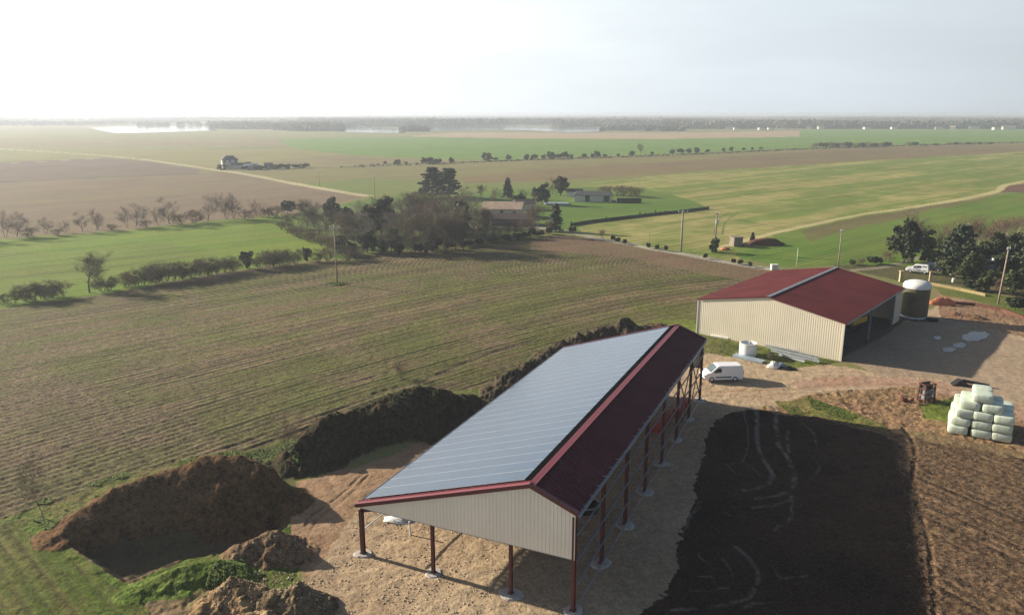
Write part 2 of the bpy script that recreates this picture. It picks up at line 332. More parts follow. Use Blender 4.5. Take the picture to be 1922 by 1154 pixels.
# regions painted far to near: (mesh name, polygon in photo pixels, colour, second colour, row kind, row amp, speckle, bump)
OL = (.20, .19, .075); OLB = (.155, .125, .07)
REG = [
 ('ground', [(-3000, 214.9), (5000, 214.9), (5000, 4000), (-3000, 4000)], (.16, .18, .07), (.20, .17, .09), 0, 0, .2, .05),
 # far strips
 ('field', [(-900, 246), (620, 247), (1000, 249), (560, 262), (200, 300), (-900, 300)], (.22, .21, .095), (.18, .19, .08), 0, 0, .2, .05),
 ('field', [(-900, 252), (170, 258), (560, 258), (700, 262), (480, 275), (100, 276), (-900, 280)], (.19, .16, .09), (.22, .19, .09), 0, 0, .2, .05),
 ('field', [(860, 249), (1250, 250), (1500, 246), (1640, 246), (1500, 258), (1250, 262), (960, 260), (760, 256)], (.36, .27, .17), (.32, .25, .15), 0, 0, .2, .05),
 ('field', [(520, 262), (700, 257), (960, 260), (1250, 261), (1500, 257), (1500, 244), (2300, 242), (2300, 264), (1922, 266), (1550, 276), (1280, 288), (900, 301), (640, 294), (560, 280)], (.105, .205, .05), (.15, .22, .06), 2, .12, .2, .05),
 ('field', [(150, 284), (560, 280), (760, 302), (640, 310), (430, 318), (160, 290)], (.20, .20, .08), (.22, .19, .08), 0, 0, .2, .05),
 ('field', [(480, 308), (640, 290), (760, 296), (900, 302), (640, 312)], (.17, .14, .075), (.20, .18, .08), 0, 0, .2, .05),
 ('field', [(-900, 316), (0, 305), (200, 296), (385, 319), (370, 327), (0, 341), (-900, 372)], (.15, .115, .085), (.13, .10, .07), 0, 0, .25, .1),
 ('field', [(430, 322), (900, 303), (1280, 290), (1922, 268), (2300, 262), (2300, 284), (1922, 287), (1700, 300), (1280, 330), (1000, 345), (860, 352), (690, 366), (560, 346)], OL, (.17, .15, .07), 2, .12, .2, .05),
 ('field', [(870, 345), (850, 334), (1050, 316), (1280, 302), (1550, 281), (1750, 274), (1922, 272), (2100, 276), (1922, 284), (1700, 297), (1280, 322), (1050, 337)], (.14, .105, .055), (.19, .15, .07), 2, .2, .2, .05),
 ('field', [(560, 347), (700, 332), (860, 345), (1000, 343), (1280, 330), (1200, 352), (1060, 372), (690, 372)], (.13, .17, .055), (.17, .18, .07), 0, 0, .2, .05),
 ('stubble_field', [(1060, 372), (1060, 348), (1280, 325), (1700, 297), (1922, 285), (2500, 262), (2500, 300), (1922, 345), (1800, 372), (1650, 400), (1500, 432), (1400, 470), (1385, 490), (1080, 446), (1075, 425), (1330, 392), (1290, 383)], (.36, .31, .13), (.13, .185, .045), 1, .5, .6, .12),
 ('crop_field', [(2500, 290), (1922, 357), (1800, 377), (1650, 401), (1500, 430), (1385, 462), (1380, 480), (1450, 500), (1600, 500), (1700, 500), (1800, 520), (2500, 560)], (.10, .185, .035), (.15, .19, .05), 1, .6, .3, .08),
 ('crop_field', [(1500, 433), (1600, 411), (1800, 376), (1850, 371), (1700, 405), (1600, 430), (1520, 455)], (.115, .15, .042), (.15, .125, .055), 1, .5, .3, .08),
 ('crop_field', [(2500, 380), (1922, 405), (1800, 432), (1750, 470), (1760, 500), (2500, 520)], (.17, .11, .06), (.12, .16, .045), 1, .5, .3, .08),
 ('crop_field', [(1874, 361), (1895, 348), (2500, 310), (2500, 335), (1922, 362)], (.15, .085, .055), (.12, .07, .05), 0, 0, .3, .08),
 ('garden', [(1090, 438), (1000, 440), (600, 470), (540, 440), (560, 400), (690, 372), (1060, 350), (1210, 352), (1300, 378), (1330, 391), (1080, 420)], (.085, .165, .03), (.13, .17, .05), 0, 0, .4, .1),
 ('garden', [(600, 470), (540, 420), (600, 395), (720, 380), (900, 385), (1000, 400), (1040, 438), (860, 460), (700, 478), (640, 480)], (.13, .115, .06), (.08, .13, .03), 0, 0, .5, .15),
 # left
 ('field', [(-900, 375), (0, 342), (370, 327), (425, 322), (690, 369), (640, 380), (560, 400), (250, 429), (0, 447), (-900, 540)], (.165, .115, .078), (.185, .155, .085), 3, .12, .35, .12),
 ('meadow', [(-900, 560), (0, 449), (250, 430), (430, 412), (520, 406), (600, 395), (560, 425), (640, 470), (650, 485), (590, 488), (450, 505), (200, 548), (0, 580), (-900, 790)], (.12, .215, .018), (.185, .22, .035), 3, .7, .5, .12),
 ('meadow', [(0, 470), (-900, 580), (-900, 700), (0, 545), (180, 520), (420, 470), (300, 455), (120, 475)], (.13, .20, .022), (.17, .195, .04), 3, .8, .5, .12),
 # main stubble field
 ('stubble_field', [(-900, 800), (0, 582), (200, 550), (450, 508), (640, 487), (700, 477), (900, 456), (1050, 440), (1200, 461), (1350, 489), (1450, 503), (1500, 520), (1310, 560), (1308, 612), (1260, 640), (1180, 620), (1050, 650), (1000, 690), (920, 735), (800, 745), (700, 765), (600, 800), (540, 840), (440, 856), (250, 890), (130, 935), (0, 985), (-900, 1300)], (.150, .110, .066), (.100, .110, .034), 4, 1.6, 1.3, .10),
 ('stubble_field', [(-900, 800), (0, 582), (200, 550), (450, 508), (640, 487), (640, 500), (430, 525), (200, 572), (0, 610), (-900, 850)], (.13, .095, .06), (.11, .11, .04), 4, .6, .9, .09),
 ('stubble_field', [(1000, 452), (1060, 442), (1200, 461), (1350, 489), (1450, 503), (1420, 530), (1300, 510), (1150, 480), (1000, 470)], (.165, .105, .068), (.15, .12, .06), 4, .5, .9, .09),
 ('stubble_field', [(-900, 1000), (0, 720), (120, 700), (250, 740), (380, 790), (440, 840), (440, 856), (250, 890), (130, 935), (0, 985), (-900, 1300)], (.152, .112, .068), (.105, .102, .042), 4, .5, 1.6, .12),
 # verge and lower left lawn
 ('verge', [(-900, 1320), (0, 975), (130, 928), (250, 882), (440, 842), (520, 838), (600, 880), (560, 930), (545, 990), (560, 1060), (560, 1200), (-900, 1900)], (.078, .135, .018), (.15, .115, .055), 0, 0, .9, .25),
 ('verge', [(440, 850), (560, 820), (640, 780), (800, 738), (930, 725), (900, 760), (700, 830), (600, 900), (545, 925)], (.13, .12, .055), (.10, .14, .03), 0, 0, .6, .2),
 ('meadow', [(-900, 1380), (0, 985), (60, 1000), (130, 1045), (215, 1100), (300, 1170), (520, 1400), (-900, 3000)], (.072, .098, .018), (.13, .115, .04), 5, .6, .9, .12),
 ('bare_soil', [(128, 1022), (175, 1000), (300, 985), (430, 965), (520, 940), (548, 955), (540, 990), (500, 1010), (450, 1035), (400, 1040), (330, 1050), (265, 1080), (232, 1092), (170, 1050)], (.12, .085, .05), (.09, .08, .04), 0, 0, .5, .2),
 ('bare_soil', [(232, 1092), (262, 1080), (330, 1100), (400, 1110), (420, 1160), (450, 1240), (340, 1220)], (.22, .15, .09), (.14, .14, .05), 0, 0, .8, .2),
 # yard
 ('yard', [(560, 905), (650, 880), (740, 850), (850, 800), (920, 750), (1000, 690), (1100, 640), (1220, 615), (1310, 610), (1320, 655), (1440, 668), (1585, 690), (1640, 700), (1760, 560), (1760, 545), (1922, 600), (2600, 700), (2600, 950), (1922, 800), (1780, 760), (1700, 722), (1500, 750), (1430, 765), (1385, 772), (1345, 800), (1330, 860), (1310, 905), (1295, 950), (1280, 1000), (1262, 1050), (1235, 1110), (1205, 1170), (1100, 1500), (640, 1500), (600, 1160), (575, 1080), (545, 990), (560, 940)], (.33, .245, .155), (.40, .31, .205), 0, 0, .55, .12),
 ('yard', [(560, 905), (650, 880), (740, 850), (850, 800), (920, 750), (960, 740), (690, 930), (640, 1000), (575, 1100), (545, 990)], (.26, .17, .10), (.33, .23, .145), 0, 0, .5, .12),
 ('yard', [(1585, 676), (1690, 600), (1760, 590), (1922, 640), (2600, 760), (2600, 900), (1922, 760), (1850, 735), (1750, 708), (1640, 704)], (.27, .205, .14), (.34, .265, .185), 0, 0, .45, .08),
 ('yard', [(1640, 706), (1750, 712), (1850, 740), (1922, 765), (2600, 900), (2600, 930), (1922, 800), (1905, 770), (1800, 745), (1700, 722), (1500, 732), (1480, 715)], (.33, .20, .135), (.37, .26, .18), 0, 0, .6, .1),
 ('bare_soil', [(1750, 545), (1922, 590), (2600, 700), (2600, 730), (1922, 632), (1760, 596)], (.34, .25, .15), (.22, .13, .08), 0, 0, .8, .2),
 ('verge', [(1740, 528), (1922, 562), (2600, 650), (2600, 700), (1922, 600), (1860, 572), (1760, 552)], (.20, .16, .075), (.10, .13, .035), 0, 0, .7, .15),
 ('verge', [(1560, 498), (1700, 498), (1800, 500), (2600, 560), (2600, 655), (1922, 560), (1750, 530), (1690, 530)], (.065, .075, .028), (.12, .10, .055), 0, 0, .7, .15),  # grove floor, colour darkened for the shade under the trees
 ('bare_soil', [(1312, 621), (1580, 674), (1684, 605), (1700, 590), (1560, 555), (1455, 562)], (.10, .08, .06), (.14, .11, .08), 0, 0, .5, .1),
 ('verge', [(1300, 600), (1310, 625), (1440, 655), (1575, 680), (1550, 688), (1480, 690), (1400, 672), (1320, 662), (1230, 640), (1230, 600)], (.14, .12, .06), (.12, .15, .035), 0, 0, .8, .2),
 ('bare_soil', [(1375, 775), (1440, 765), (1500, 745), (1700, 722), (1800, 745), (1905, 775), (1922, 800), (2600, 920), (2600, 960), (1922, 862), (1840, 838), (1690, 820), (1500, 800)], (.30, .17, .11), (.23, .16, .08), 0, 0, 1.0, .25),
 ('verge', [(1450, 752), (1520, 747), (1600, 775), (1660, 800), (1640, 812), (1560, 795), (1480, 775)], (.13, .15, .04), (.19, .15, .06), 0, 0, .8, .2),
 ('verge', [(1690, 805), (1760, 812), (1840, 832), (1922, 850), (2100, 880), (1922, 868), (1800, 845), (1700, 830)], (.15, .14, .05), (.20, .14, .08), 0, 0, .8, .2),
 ('verge', [(1720, 760), (1800, 735), (1830, 770), (1790, 790), (1730, 785)], (.18, .17, .055), (.12, .15, .035), 0, 0, .8, .2),
 ('tilled_soil', [(1360, 778), (1395, 768), (1440, 772), (1560, 790), (1690, 815), (1760, 830), (1922, 862), (2600, 990), (2600, 3000), (1000, 3000), (1100, 1500), (1205, 1170), (1235, 1110), (1262, 1050), (1280, 1000), (1295, 950), (1310, 905), (1330, 860), (1340, 805)], (.10, .064, .038), (.145, .096, .055), 6, .7, 1.6, .12),
 ('tilled_soil', [(1360, 778), (1395, 768), (1440, 772), (1560, 792), (1690, 830), (1700, 960), (1712, 1060), (1740, 1300), (1100, 1500), (1205, 1170), (1235, 1110), (1262, 1050), (1280, 1000), (1295, 950), (1310, 905), (1330, 860), (1340, 805)], (.066, .038, .021), (.022, .013, .008), 0, 0, .9, .3),  # one dark colour paints the wet soil and the barn's shadow beside it
]
PATHS = [ # name, polyline, width (m) , colour, col2
 ('farm_track', [(-200, 268), (150, 289), (270, 300), (400, 318), (470, 329), (560, 346), (640, 360), (690, 368)], 3.4, (.42, .37, .25), (.36, .33, .20)),
 ('farm_track', [(410, 321), (640, 314), (900, 304), (1100, 297), (1280, 290), (1550, 278), (1730, 272), (1922, 267), (2300, 258)], 3.0, (.09, .085, .065), (.11, .11, .06)),
 ('farm_track', [(2300, 290), (1922, 341), (1870, 359), (1780, 378), (1690, 392), (1600, 406), (1500, 427), (1420, 445), (1345, 468)], 2.4, (.46, .39, .23), (.40, .36, .18)),
 ('road', [(1000, 425), (1090, 439), (1120, 447), (1200, 462), (1280, 477), (1340, 488), (1400, 498), (1462, 508)], 3.0, (.27, .26, .24), (.36, .33, .28)),
 ('road', [(1590, 508), (1650, 502), (1700, 490), (1740, 480)], 1.6, (.26, .24, .2), (.22, .2, .15)),
 ('field', [(-900, 375), (0, 342), (200, 333), (370, 326)], 4.0, (.085, .07, .055), (.10, .085, .06)),
 ('field', [(0, 308), (200, 297), (260, 298)], 2.0, (.26, .24, .11), (.26, .24, .11)),
]
TR = lambda L, sx=2.59, ox=1180, oy=720: [(ox + a / sx, oy + b / sx) for a, b in L]
TRACKS = [ # polyline px, width, colour, depth
 (TR([(605, 110), (625, 150), (630, 290), (660, 370), (700, 430), (690, 470), (650, 495), (560, 515)]), .38, (.20, .17, .145), -.06),
 (TR([(700, 110), (715, 150), (730, 290), (770, 350), (805, 440), (800, 490), (750, 530), (620, 555)]), .40, (.20, .17, .145), -.06),
 (TR([(778, 225), (770, 270), (782, 330)]), .32, (.18, .155, .13), -.05),
 (TR([(795, 540), (790, 600), (785, 650), (710, 710)]), .26, (.16, .14, .12), -.05),
 (TR([(520, 790), (590, 850), (630, 930), (610, 1010), (560, 1050), (360, 1090), (210, 1100)]), .30, (.16, .14, .12), -.05),
 (TR([(455, 850), (495, 910), (485, 990), (300, 1000)]), .22, (.15, .13, .11), -.05),
 (TR([(340, 570), (300, 650), (280, 700)]), .20, (.15, .13, .11), -.05),
 (TR([(600, 600), (700, 590), (790, 560)]), .18, (.14, .12, .10), -.04),
 (TR([(890, 350), (930, 410), (880, 460)]), .14, (.12, .10, .085), -.04),
 (TR([(420, 900), (380, 870), (340, 830)]), .14, (.14, .12, .10), -.04),
 (TR([(310, 930), (420, 945)]), .14, (.14, .12, .10), -.04),
 (TR([(700, 880), (740, 940), (870, 930)]), .14, (.12, .10, .085), -.04),
 (TR([(480, 400), (560, 380), (640, 440)]), .12, (.13, .11, .09), -.04),
 (TR([(1250, 200), (1290, 280), (1310, 420)]), .35, (.10, .06, .04), -.10),
 (TR([(1330, 210), (1390, 300), (1385, 420), (1365, 520), (1375, 700), (1400, 850)]), .35, (.09, .055, .035), -.14),
 (TR([(1400, 570), (1440, 700), (1470, 820), (1480, 960), (1495, 1120)]), .35, (.09, .055, .035), -.14),
 (TR([(560, 130), (585, 260), (560, 380)]), .16, (.13, .11, .09), -.05), (TR([(640, 620), (560, 640), (470, 630)]), .14, (.12, .10, .08), -.05), (TR([(830, 180), (900, 240), (920, 330)]), .16, (.13, .11, .09), -.05), (TR([(470, 380), (520, 430), (600, 450)]), .13, (.12, .10, .08), -.05), (TR([(260, 740), (300, 650), (350, 600)]), .2, (.13, .11, .09), -.05), (TR([(540, 1100), (600, 1070), (700, 1060)]), .18, (.13, .11, .09), -.05),
 ([(790, 540), (793, 520), (812, 502), (850, 488)], .45, (.12, .085, .055), -.05),
 ([(822, 540), (828, 522), (845, 505), (880, 488)], .45, (.12, .085, .055), -.05),
 ([(575, 985), (590, 965), (640, 930), (680, 890)], .25, (.20, .125, .08), -.08),
 ([(585, 992), (600, 972), (650, 935), (692, 892)], .25, (.20, .125, .08), -.08),
 ([(560, 1060), (572, 1040), (578, 1010)], .25, (.16, .10, .065), -.10),
 ([(550, 1090), (558, 1050), (560, 1010)], .25, (.16, .10, .065), -.10),
 ([(1340, 735), (1480, 730), (1600, 722), (1760, 726), (1922, 762)], .5, (.30, .19, .12), -.04),
 ([(1400, 745), (1500, 738), (1620, 735), (1750, 745)], .5, (.31, .20, .125), -.04),
 ([(1370, 398), (1350, 412), (1340, 440)], .5, (.07, .09, .03), 0), ([(1385, 399), (1362, 417), (1356, 440)], .5, (.07, .09, .03), 0),
 ([(430, 838), (520, 812), (620, 775), (720, 735), (800, 712), (900, 670), (1000, 640)], .8, (.11, .08, .055), -.10),
 ([(440, 848), (540, 816), (640, 780), (730, 745)], .6, (.10, .075, .05), -.10),
 ([(600, 735), (720, 700), (830, 655), (960, 620), (1080, 602)], .35, (.10, .075, .05), -.06),
]
def build_terrain():
    th = np.concatenate([np.linspace(-75, -37, 90, endpoint=False), np.linspace(-37, 37, 1250), np.linspace(37, 75, 90)[1:]])
    dep = np.concatenate([np.linspace(72, 37.5, 60, endpoint=False), np.linspace(37.5, 1.0, 800, endpoint=False), np.linspace(1.0, .16, 60)])
    r = H / np.tan(np.radians(dep)); r = np.append(r, [14000.])
    T, RR = np.meshgrid(np.radians(th), r); X = RR * np.sin(T); Y = RR * np.cos(T)
    nr, ncol = X.shape; x = X.ravel(); y = Y.ravel(); rr = RR.ravel()
    # wobble the region borders
    amp = np.clip(rr * .010, .7, 6); sc_ = np.clip(rr * .03, 1.2, 60)
    wx = x + amp * (fbm(x / sc_ + 5, y / sc_, 1.0, 3) - .5) * 2; wy = y + amp * (fbm(x / sc_, y / sc_ + 40, 1.0, 3) - .5) * 2
    nb = np.clip((95 - rr) / 30, 0, 1) * np.clip((x - 6) / 4, 0, 1)      # the turned soil right of the barn spills over its edge
    wx = wx + nb * ((fbm(x, y, 2.2, 4) - .5) * 1.9 + (fbm(x + 30, y, .45, 2) - .5) * .9); wy = wy + nb * ((fbm(x, y + 70, 2.2, 4) - .5) * 1.9 + (fbm(x, y + 30, .45, 2) - .5) * .9)
    u, v = ppx(wx, wy); front = wy > 4
    n = len(x); col = np.zeros((n, 3)); col2 = np.zeros((n, 3)); aux = np.zeros((n, 3)); row = np.zeros(n); reg = np.zeros(n, int)
    names = []
    # row coordinates
    a = x / 100; b = y / 100; s = b - 1.23942 * a + .20168 * a * a + .30482 * a * b + .31495 * a ** 3
    s = np.where(rr > 400, 0, s)
    rowmain = s * 100 / 1.35
    def prow(p, q): # rows parallel to the ground line through two photo points
        p = G(*p); q = G(*q); d = (q - p)[:2]; d /= np.hypot(*d); return x * d[1] - y * d[0]
    rows = {1: prow((1420, 443), (1870, 359)), 2: prow((640, 313), (1280, 289)), 3: prow((0, 449), (430, 412)), 4: rowmain, 5: prow((60, 1060), (130, 1150)), 6: prow((1780, 900), (1922, 960))}
    rkk = np.zeros(n, int)
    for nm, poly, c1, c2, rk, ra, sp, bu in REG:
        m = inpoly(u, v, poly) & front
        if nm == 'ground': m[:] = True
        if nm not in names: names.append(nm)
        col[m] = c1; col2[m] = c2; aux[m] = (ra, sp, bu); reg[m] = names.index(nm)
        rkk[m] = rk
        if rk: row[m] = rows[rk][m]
    for nm, pl, wd, c1, c2 in PATHS:
        pts = [G(*p)[:2] for p in spline(pl, 4)]
        d, _, _ = dline(wx * .3 + x * .7, wy * .3 + y * .7, pts); m = d < wd / 2 * (1 + (rr > 300) * .5)
        if nm not in names: names.append(nm)
        col[m] = c1; col2[m] = c2; aux[m] = (0, .3, .03); reg[m] = names.index(nm)
    z = base_z(x, y)
    hz, hi = heap_z(x, y); z = z + hz
    # larger patches of lighter/darker, drier/greener ground
    big = fbm(x, y, 30, 4); med = fbm(x + 200, y, 6, 4)
    near = rr < 900
    al = np.zeros(n)
    for k_, (p_, q_) in {1: ((1420, 443), (1870, 359)), 2: ((640, 313), (1280, 289)), 3: ((0, 449), (430, 412)), 4: ((412, 622), (660, 592)), 5: ((60, 1060), (130, 1150)), 6: ((1780, 900), (1922, 960))}.items():
        p_ = G(*p_); q_ = G(*q_); d_ = (q_ - p_)[:2]; d_ /= np.hypot(*d_); m = rkk == k_; al[m] = (x * d_[0] + y * d_[1])[m]
    aux[:, 0] *= np.clip(-.5 + 3.0 * fbm(row / 2.7, al / 38, 1.0, 3), .05, 2.2)
    st = fbm(row / 5.0, al / 70, 1.0, 4) * .6 + fbm(row / 22.0 + 40, al / 260, 1.0, 3) * .4
    st = np.where(rkk == 4, fbm(row / 2.2, al / 25, 1.0, 4) * .5 + med * .5, st); st = np.where(rkk >= 5, fbm(row / 1.2, al / 9, 1.0, 4), st)
    mix_ = np.where(rkk > 0, big * .15 + med * .2 + st * .65, big * .5 + med * .5)
    t = np.clip((mix_ - np.where(rkk == 1, .42, .38)) / np.where(rkk == 1, .14, .24), 0, 1)[:, None] * 1.5
    base = col.copy(); cA = col * (1 - .5 * t) + col2 * .5 * t; cB = col2 * (1 - .35 * (1.5 - t)) + col * .35 * (1.5 - t); col, col2 = cA, cB
    f = (.86 + .28 * fbm(x + 90, y + 90, 14, 4))[:, None]; col *= f; col2 *= f
    for q_ in (col, col2):                                   # grass and crops are purer greens, soils a little redder
        gr_ = np.clip((q_[:, 1] / np.maximum(q_[:, 0], 1e-3) - .75) / .5, 0, 1); q_[:, 2] *= 1 - .38 * gr_; q_[:, 0] *= 1 - .10 * gr_; q_[:, 1] *= .98
    for pl, wd, c, dp in TRACKS:
        pts = [G(*p)[:2] for p in spline(pl, 5)]; px = [p[0] for p in pts]; py = [p[1] for p in pts]
        m = (x > min(px) - 2) & (x < max(px) + 2) & (y > min(py) - 2) & (y < max(py) + 2)
        if not m.any(): continue
        xx, yy = x[m], y[m]; nn = fbm(xx, yy, .9, 3)
        d, _, _ = dline(xx + (nn - .5) * .35, yy + (fbm(xx + 9, yy, .9, 3) - .5) * .35, pts); k = np.clip(1.5 - d / wd * 1.9, 0, 1) * np.clip(nn * 2.6 - .6, .0, .85); k = k[:, None]
        col[m] = col[m] * (1 - k) + np.array(c) * k; col2[m] = col2[m] * (1 - k) + np.array(c) * k
        z[m] += dp * k[:, 0]; aux[m, 0] *= (1 - k[:, 0])
    # micro relief: clods, furrows
    cl = aux[:, 2] * (fbm(x, y, .9, 3) - .5) * np.clip((160 - rr) / 60, 0, 1); z += cl * 1.1
    tl = (reg == names.index('tilled_soil')) | (reg == names.index('bare_soil')); z += np.where(tl, (fbm(x, y, .5, 2) - .5) * np.where(reg == names.index('tilled_soil'), .10, .2), 0)
    fm = (rkk == 4) & (rr < 260)
    z += np.where(fm, .05 * np.cos(row * 2 * math.pi / 1.0), 0)
    # heap colours
    for k, hp in enumerate(HEAPS):
        m = hi == k
        if m.any():
            c1 = np.array(hp[5]); c2 = np.array(hp[6]); tt = np.clip((fbm(x[m], y[m], 3.0, 4) - .38) / .24, 0, 1)[:, None]
            col[m] = c1 * (1 - tt) + c2 * tt; col2[m] = c2 * (1 - tt) + c1 * tt; aux[m] = (0, 1.25, .55)
    # assemble faces and split into objects
    idx = np.arange(nr * ncol).reshape(nr, ncol)
    F4 = np.stack([idx[:-1, :-1], idx[1:, :-1], idx[1:, 1:], idx[:-1, 1:]], -1).reshape(-1, 4)[:, ::-1]
    fh = hi[F4[:, 0]]; fr = reg[F4[:, 0]]
    co = np.stack([x, y, z], 1)
    def emit(name, mask, **kw):
        f = F4[mask]
        if not len(f): return
        used, inv = np.unique(f, return_inverse=True); me = bpy.data.meshes.new(name)
        me.vertices.add(len(used)); me.vertices.foreach_set('co', co[used].astype(np.float32).ravel())
        me.loops.add(len(f) * 4); me.loops.foreach_set('vertex_index', inv.astype(np.int32).ravel())
        me.polygons.add(len(f)); me.polygons.foreach_set('loop_start', np.arange(0, len(f) * 4, 4, dtype=np.int32))
        me.polygons.foreach_set('use_smooth', np.ones(len(f), bool))
        me.update(calc_edges=True)
        def ca(nm, arr):
            at = me.attributes.new(nm, 'FLOAT_COLOR', 'POINT'); at.data.foreach_set('color', np.concatenate([arr[used], np.ones((len(used), 1))], 1).astype(np.float32).ravel())
        ca('Col', col); ca('Col2', col2); ca('Aux', aux)
        at = me.attributes.new('Row', 'FLOAT', 'POINT'); at.data.foreach_set('value', row[used].astype(np.float32))
        me.materials.append(M['terrain']); o = bpy.data.objects.new(name, me); SC.collection.objects.link(o); return o
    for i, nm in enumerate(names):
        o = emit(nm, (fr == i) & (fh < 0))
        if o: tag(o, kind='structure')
    for k, hp in enumerate(HEAPS):
        o = emit(hp[0], fh == k)
        if o: tag(o, hp[1], {'spoil_heap': 'earth heap', 'earth_bank': 'earth bank', 'gravel_heap': 'rubble heap', 'grassy_mound': 'mound', 'soil_pile': 'soil pile'}[hp[0]])

def terrain_material():
    m = bpy.data.materials.new('terrain'); m.use_nodes = True; t = m.node_tree; b = t.nodes['Principled BSDF']; K = t.links.new
    b.inputs['Roughness'].default_value = .95; b.inputs['Specular IOR Level'].default_value = .12
    c1 = N(t, 'ShaderNodeAttribute', attribute_name='Col'); c2 = N(t, 'ShaderNodeAttribute', attribute_name='Col2'); ax = N(t, 'ShaderNodeAttribute', attribute_name='Aux'); rw = N(t, 'ShaderNodeAttribute', attribute_name='Row')
    sep = N(t, 'ShaderNodeSeparateColor'); K(ax.outputs['Color'], sep.inputs[0]); amp, spk, bmp = sep.outputs
    g = N(t, 'ShaderNodeNewGeometry')
    def noise(s, d=4, r=.6):
        n = N(t, 'ShaderNodeTexNoise'); n.inputs['Scale'].default_value = s; n.inputs['Detail'].default_value = d; n.inputs['Roughness'].default_value = r; K(g.outputs['Position'], n.inputs['Vector']); return n.outputs['Fac']
    def math_(op, a, b_=None, clamp=False):
        n = N(t, 'ShaderNodeMath', operation=op, use_clamp=clamp)
        for i, q in enumerate((a, b_)):
            if q is None: continue
            if isinstance(q, (int, float)): n.inputs[i].default_value = q
            else: K(q, n.inputs[i])
        return n.outputs[0]
    def mr(v, a, b_, c=0, d=1):
        n = N(t, 'ShaderNodeMapRange'); n.inputs['From Min'].default_value = a; n.inputs['From Max'].default_value = b_; n.inputs['To Min'].default_value = c; n.inputs['To Max'].default_value = d; K(v, n.inputs['Value']); return n.outputs[0]
    n1 = noise(.16, 6, .65); n2 = noise(1.1, 4, .7); n3 = noise(3.4, 4, .75)
    # mix the two colours in ragged patches; rows pull it
    per = math_('MULTIPLY', rw.outputs['Fac'], 2 * math.pi)
    jit = math_('MULTIPLY', math_('SUBTRACT', noise(.09, 3), .5), 1.4)
    def wave(p, jm=1.0): return math_('COSINE', math_('ADD', math_('MULTIPLY', per, 1 / p), math_('MULTIPLY', jit, jm)))
    w1 = wave(1.0); w2 = wave(3.0, .6); w3 = wave(7.3, 1.5)
    rowmix = math_('MULTIPLY', math_('ADD', math_('MULTIPLY', w1, .13), math_('MULTIPLY', w2, .16)), amp)
    patch = math_('ADD', math_('ADD', math_('MULTIPLY', n1, .55), math_('MULTIPLY', n2, .45)), rowmix)
    fac = mr(patch, .44, .57)
    mx_ = N(t, 'ShaderNodeMix', data_type='RGBA'); K(fac, mx_.inputs[0]); K(c1.outputs['Color'], mx_.inputs[6]); K(c2.outputs['Color'], mx_.inputs[7])
    # narrow dark furrow lines
    ln = mr(wave(2.0, .8), .70, 1.0); ln2 = mr(w1, .55, 1.0, 0, .55); brk = mr(n1, .38, .58, .25, 1)
    dark = math_('MULTIPLY', math_('MULTIPLY', math_('MAXIMUM', ln, ln2), amp), math_('MULTIPLY', brk, .72))
    broad = math_('MULTIPLY', math_('MULTIPLY', w3, amp), .07)
    sp = math_('MULTIPLY', math_('SUBTRACT', math_('ADD', math_('MULTIPLY', n2, .35), math_('MULTIPLY', n3, .65)), .5), 4.8)
    sp = math_('MULTIPLY', sp, spk)
    f = math_('MULTIPLY', math_('SUBTRACT', math_('ADD', 1.0, broad), dark), math_('ADD', 1.0, sp, False))
    f = math_('MAXIMUM', f, .18)
    ml = N(t, 'ShaderNodeMix', data_type='RGBA', blend_type='MULTIPLY'); ml.inputs[0].default_value = 1; K(mx_.outputs[2], ml.inputs[6]); K(f, ml.inputs[7])
    # scattered pale stones and straw flecks
    vo = N(t, 'ShaderNodeTexVoronoi'); vo.inputs['Scale'].default_value = 5.5; K(g.outputs['Position'], vo.inputs['Vector'])
    fl = math_('MULTIPLY', math_('LESS_THAN', vo.outputs['Distance'], .17), math_('MULTIPLY', mr(n1, .42, .6), math_('MULTIPLY', spk, .5)), True)
    m3 = N(t, 'ShaderNodeMix', data_type='RGBA'); K(fl, m3.inputs[0]); K(ml.outputs[2], m3.inputs[6]); m3.inputs[7].default_value = (.42, .34, .22, 1)
    K(m3.outputs[2], b.inputs['Base Color'])
    hh = math_('ADD', math_('MULTIPLY', n2, .8), math_('ADD', math_('MULTIPLY', n3, .5), math_('MULTIPLY', math_('MULTIPLY', w1, amp), -.25)))
    bp = N(t, 'ShaderNodeBump'); bp.inputs['Strength'].default_value = 1; K(hh, bp.inputs['Height']); K(bmp, bp.inputs['Distance'])
    K(bp.outputs[0], b.inputs['Normal'])
    return m
M['terrain'] = terrain_material()
build_terrain()

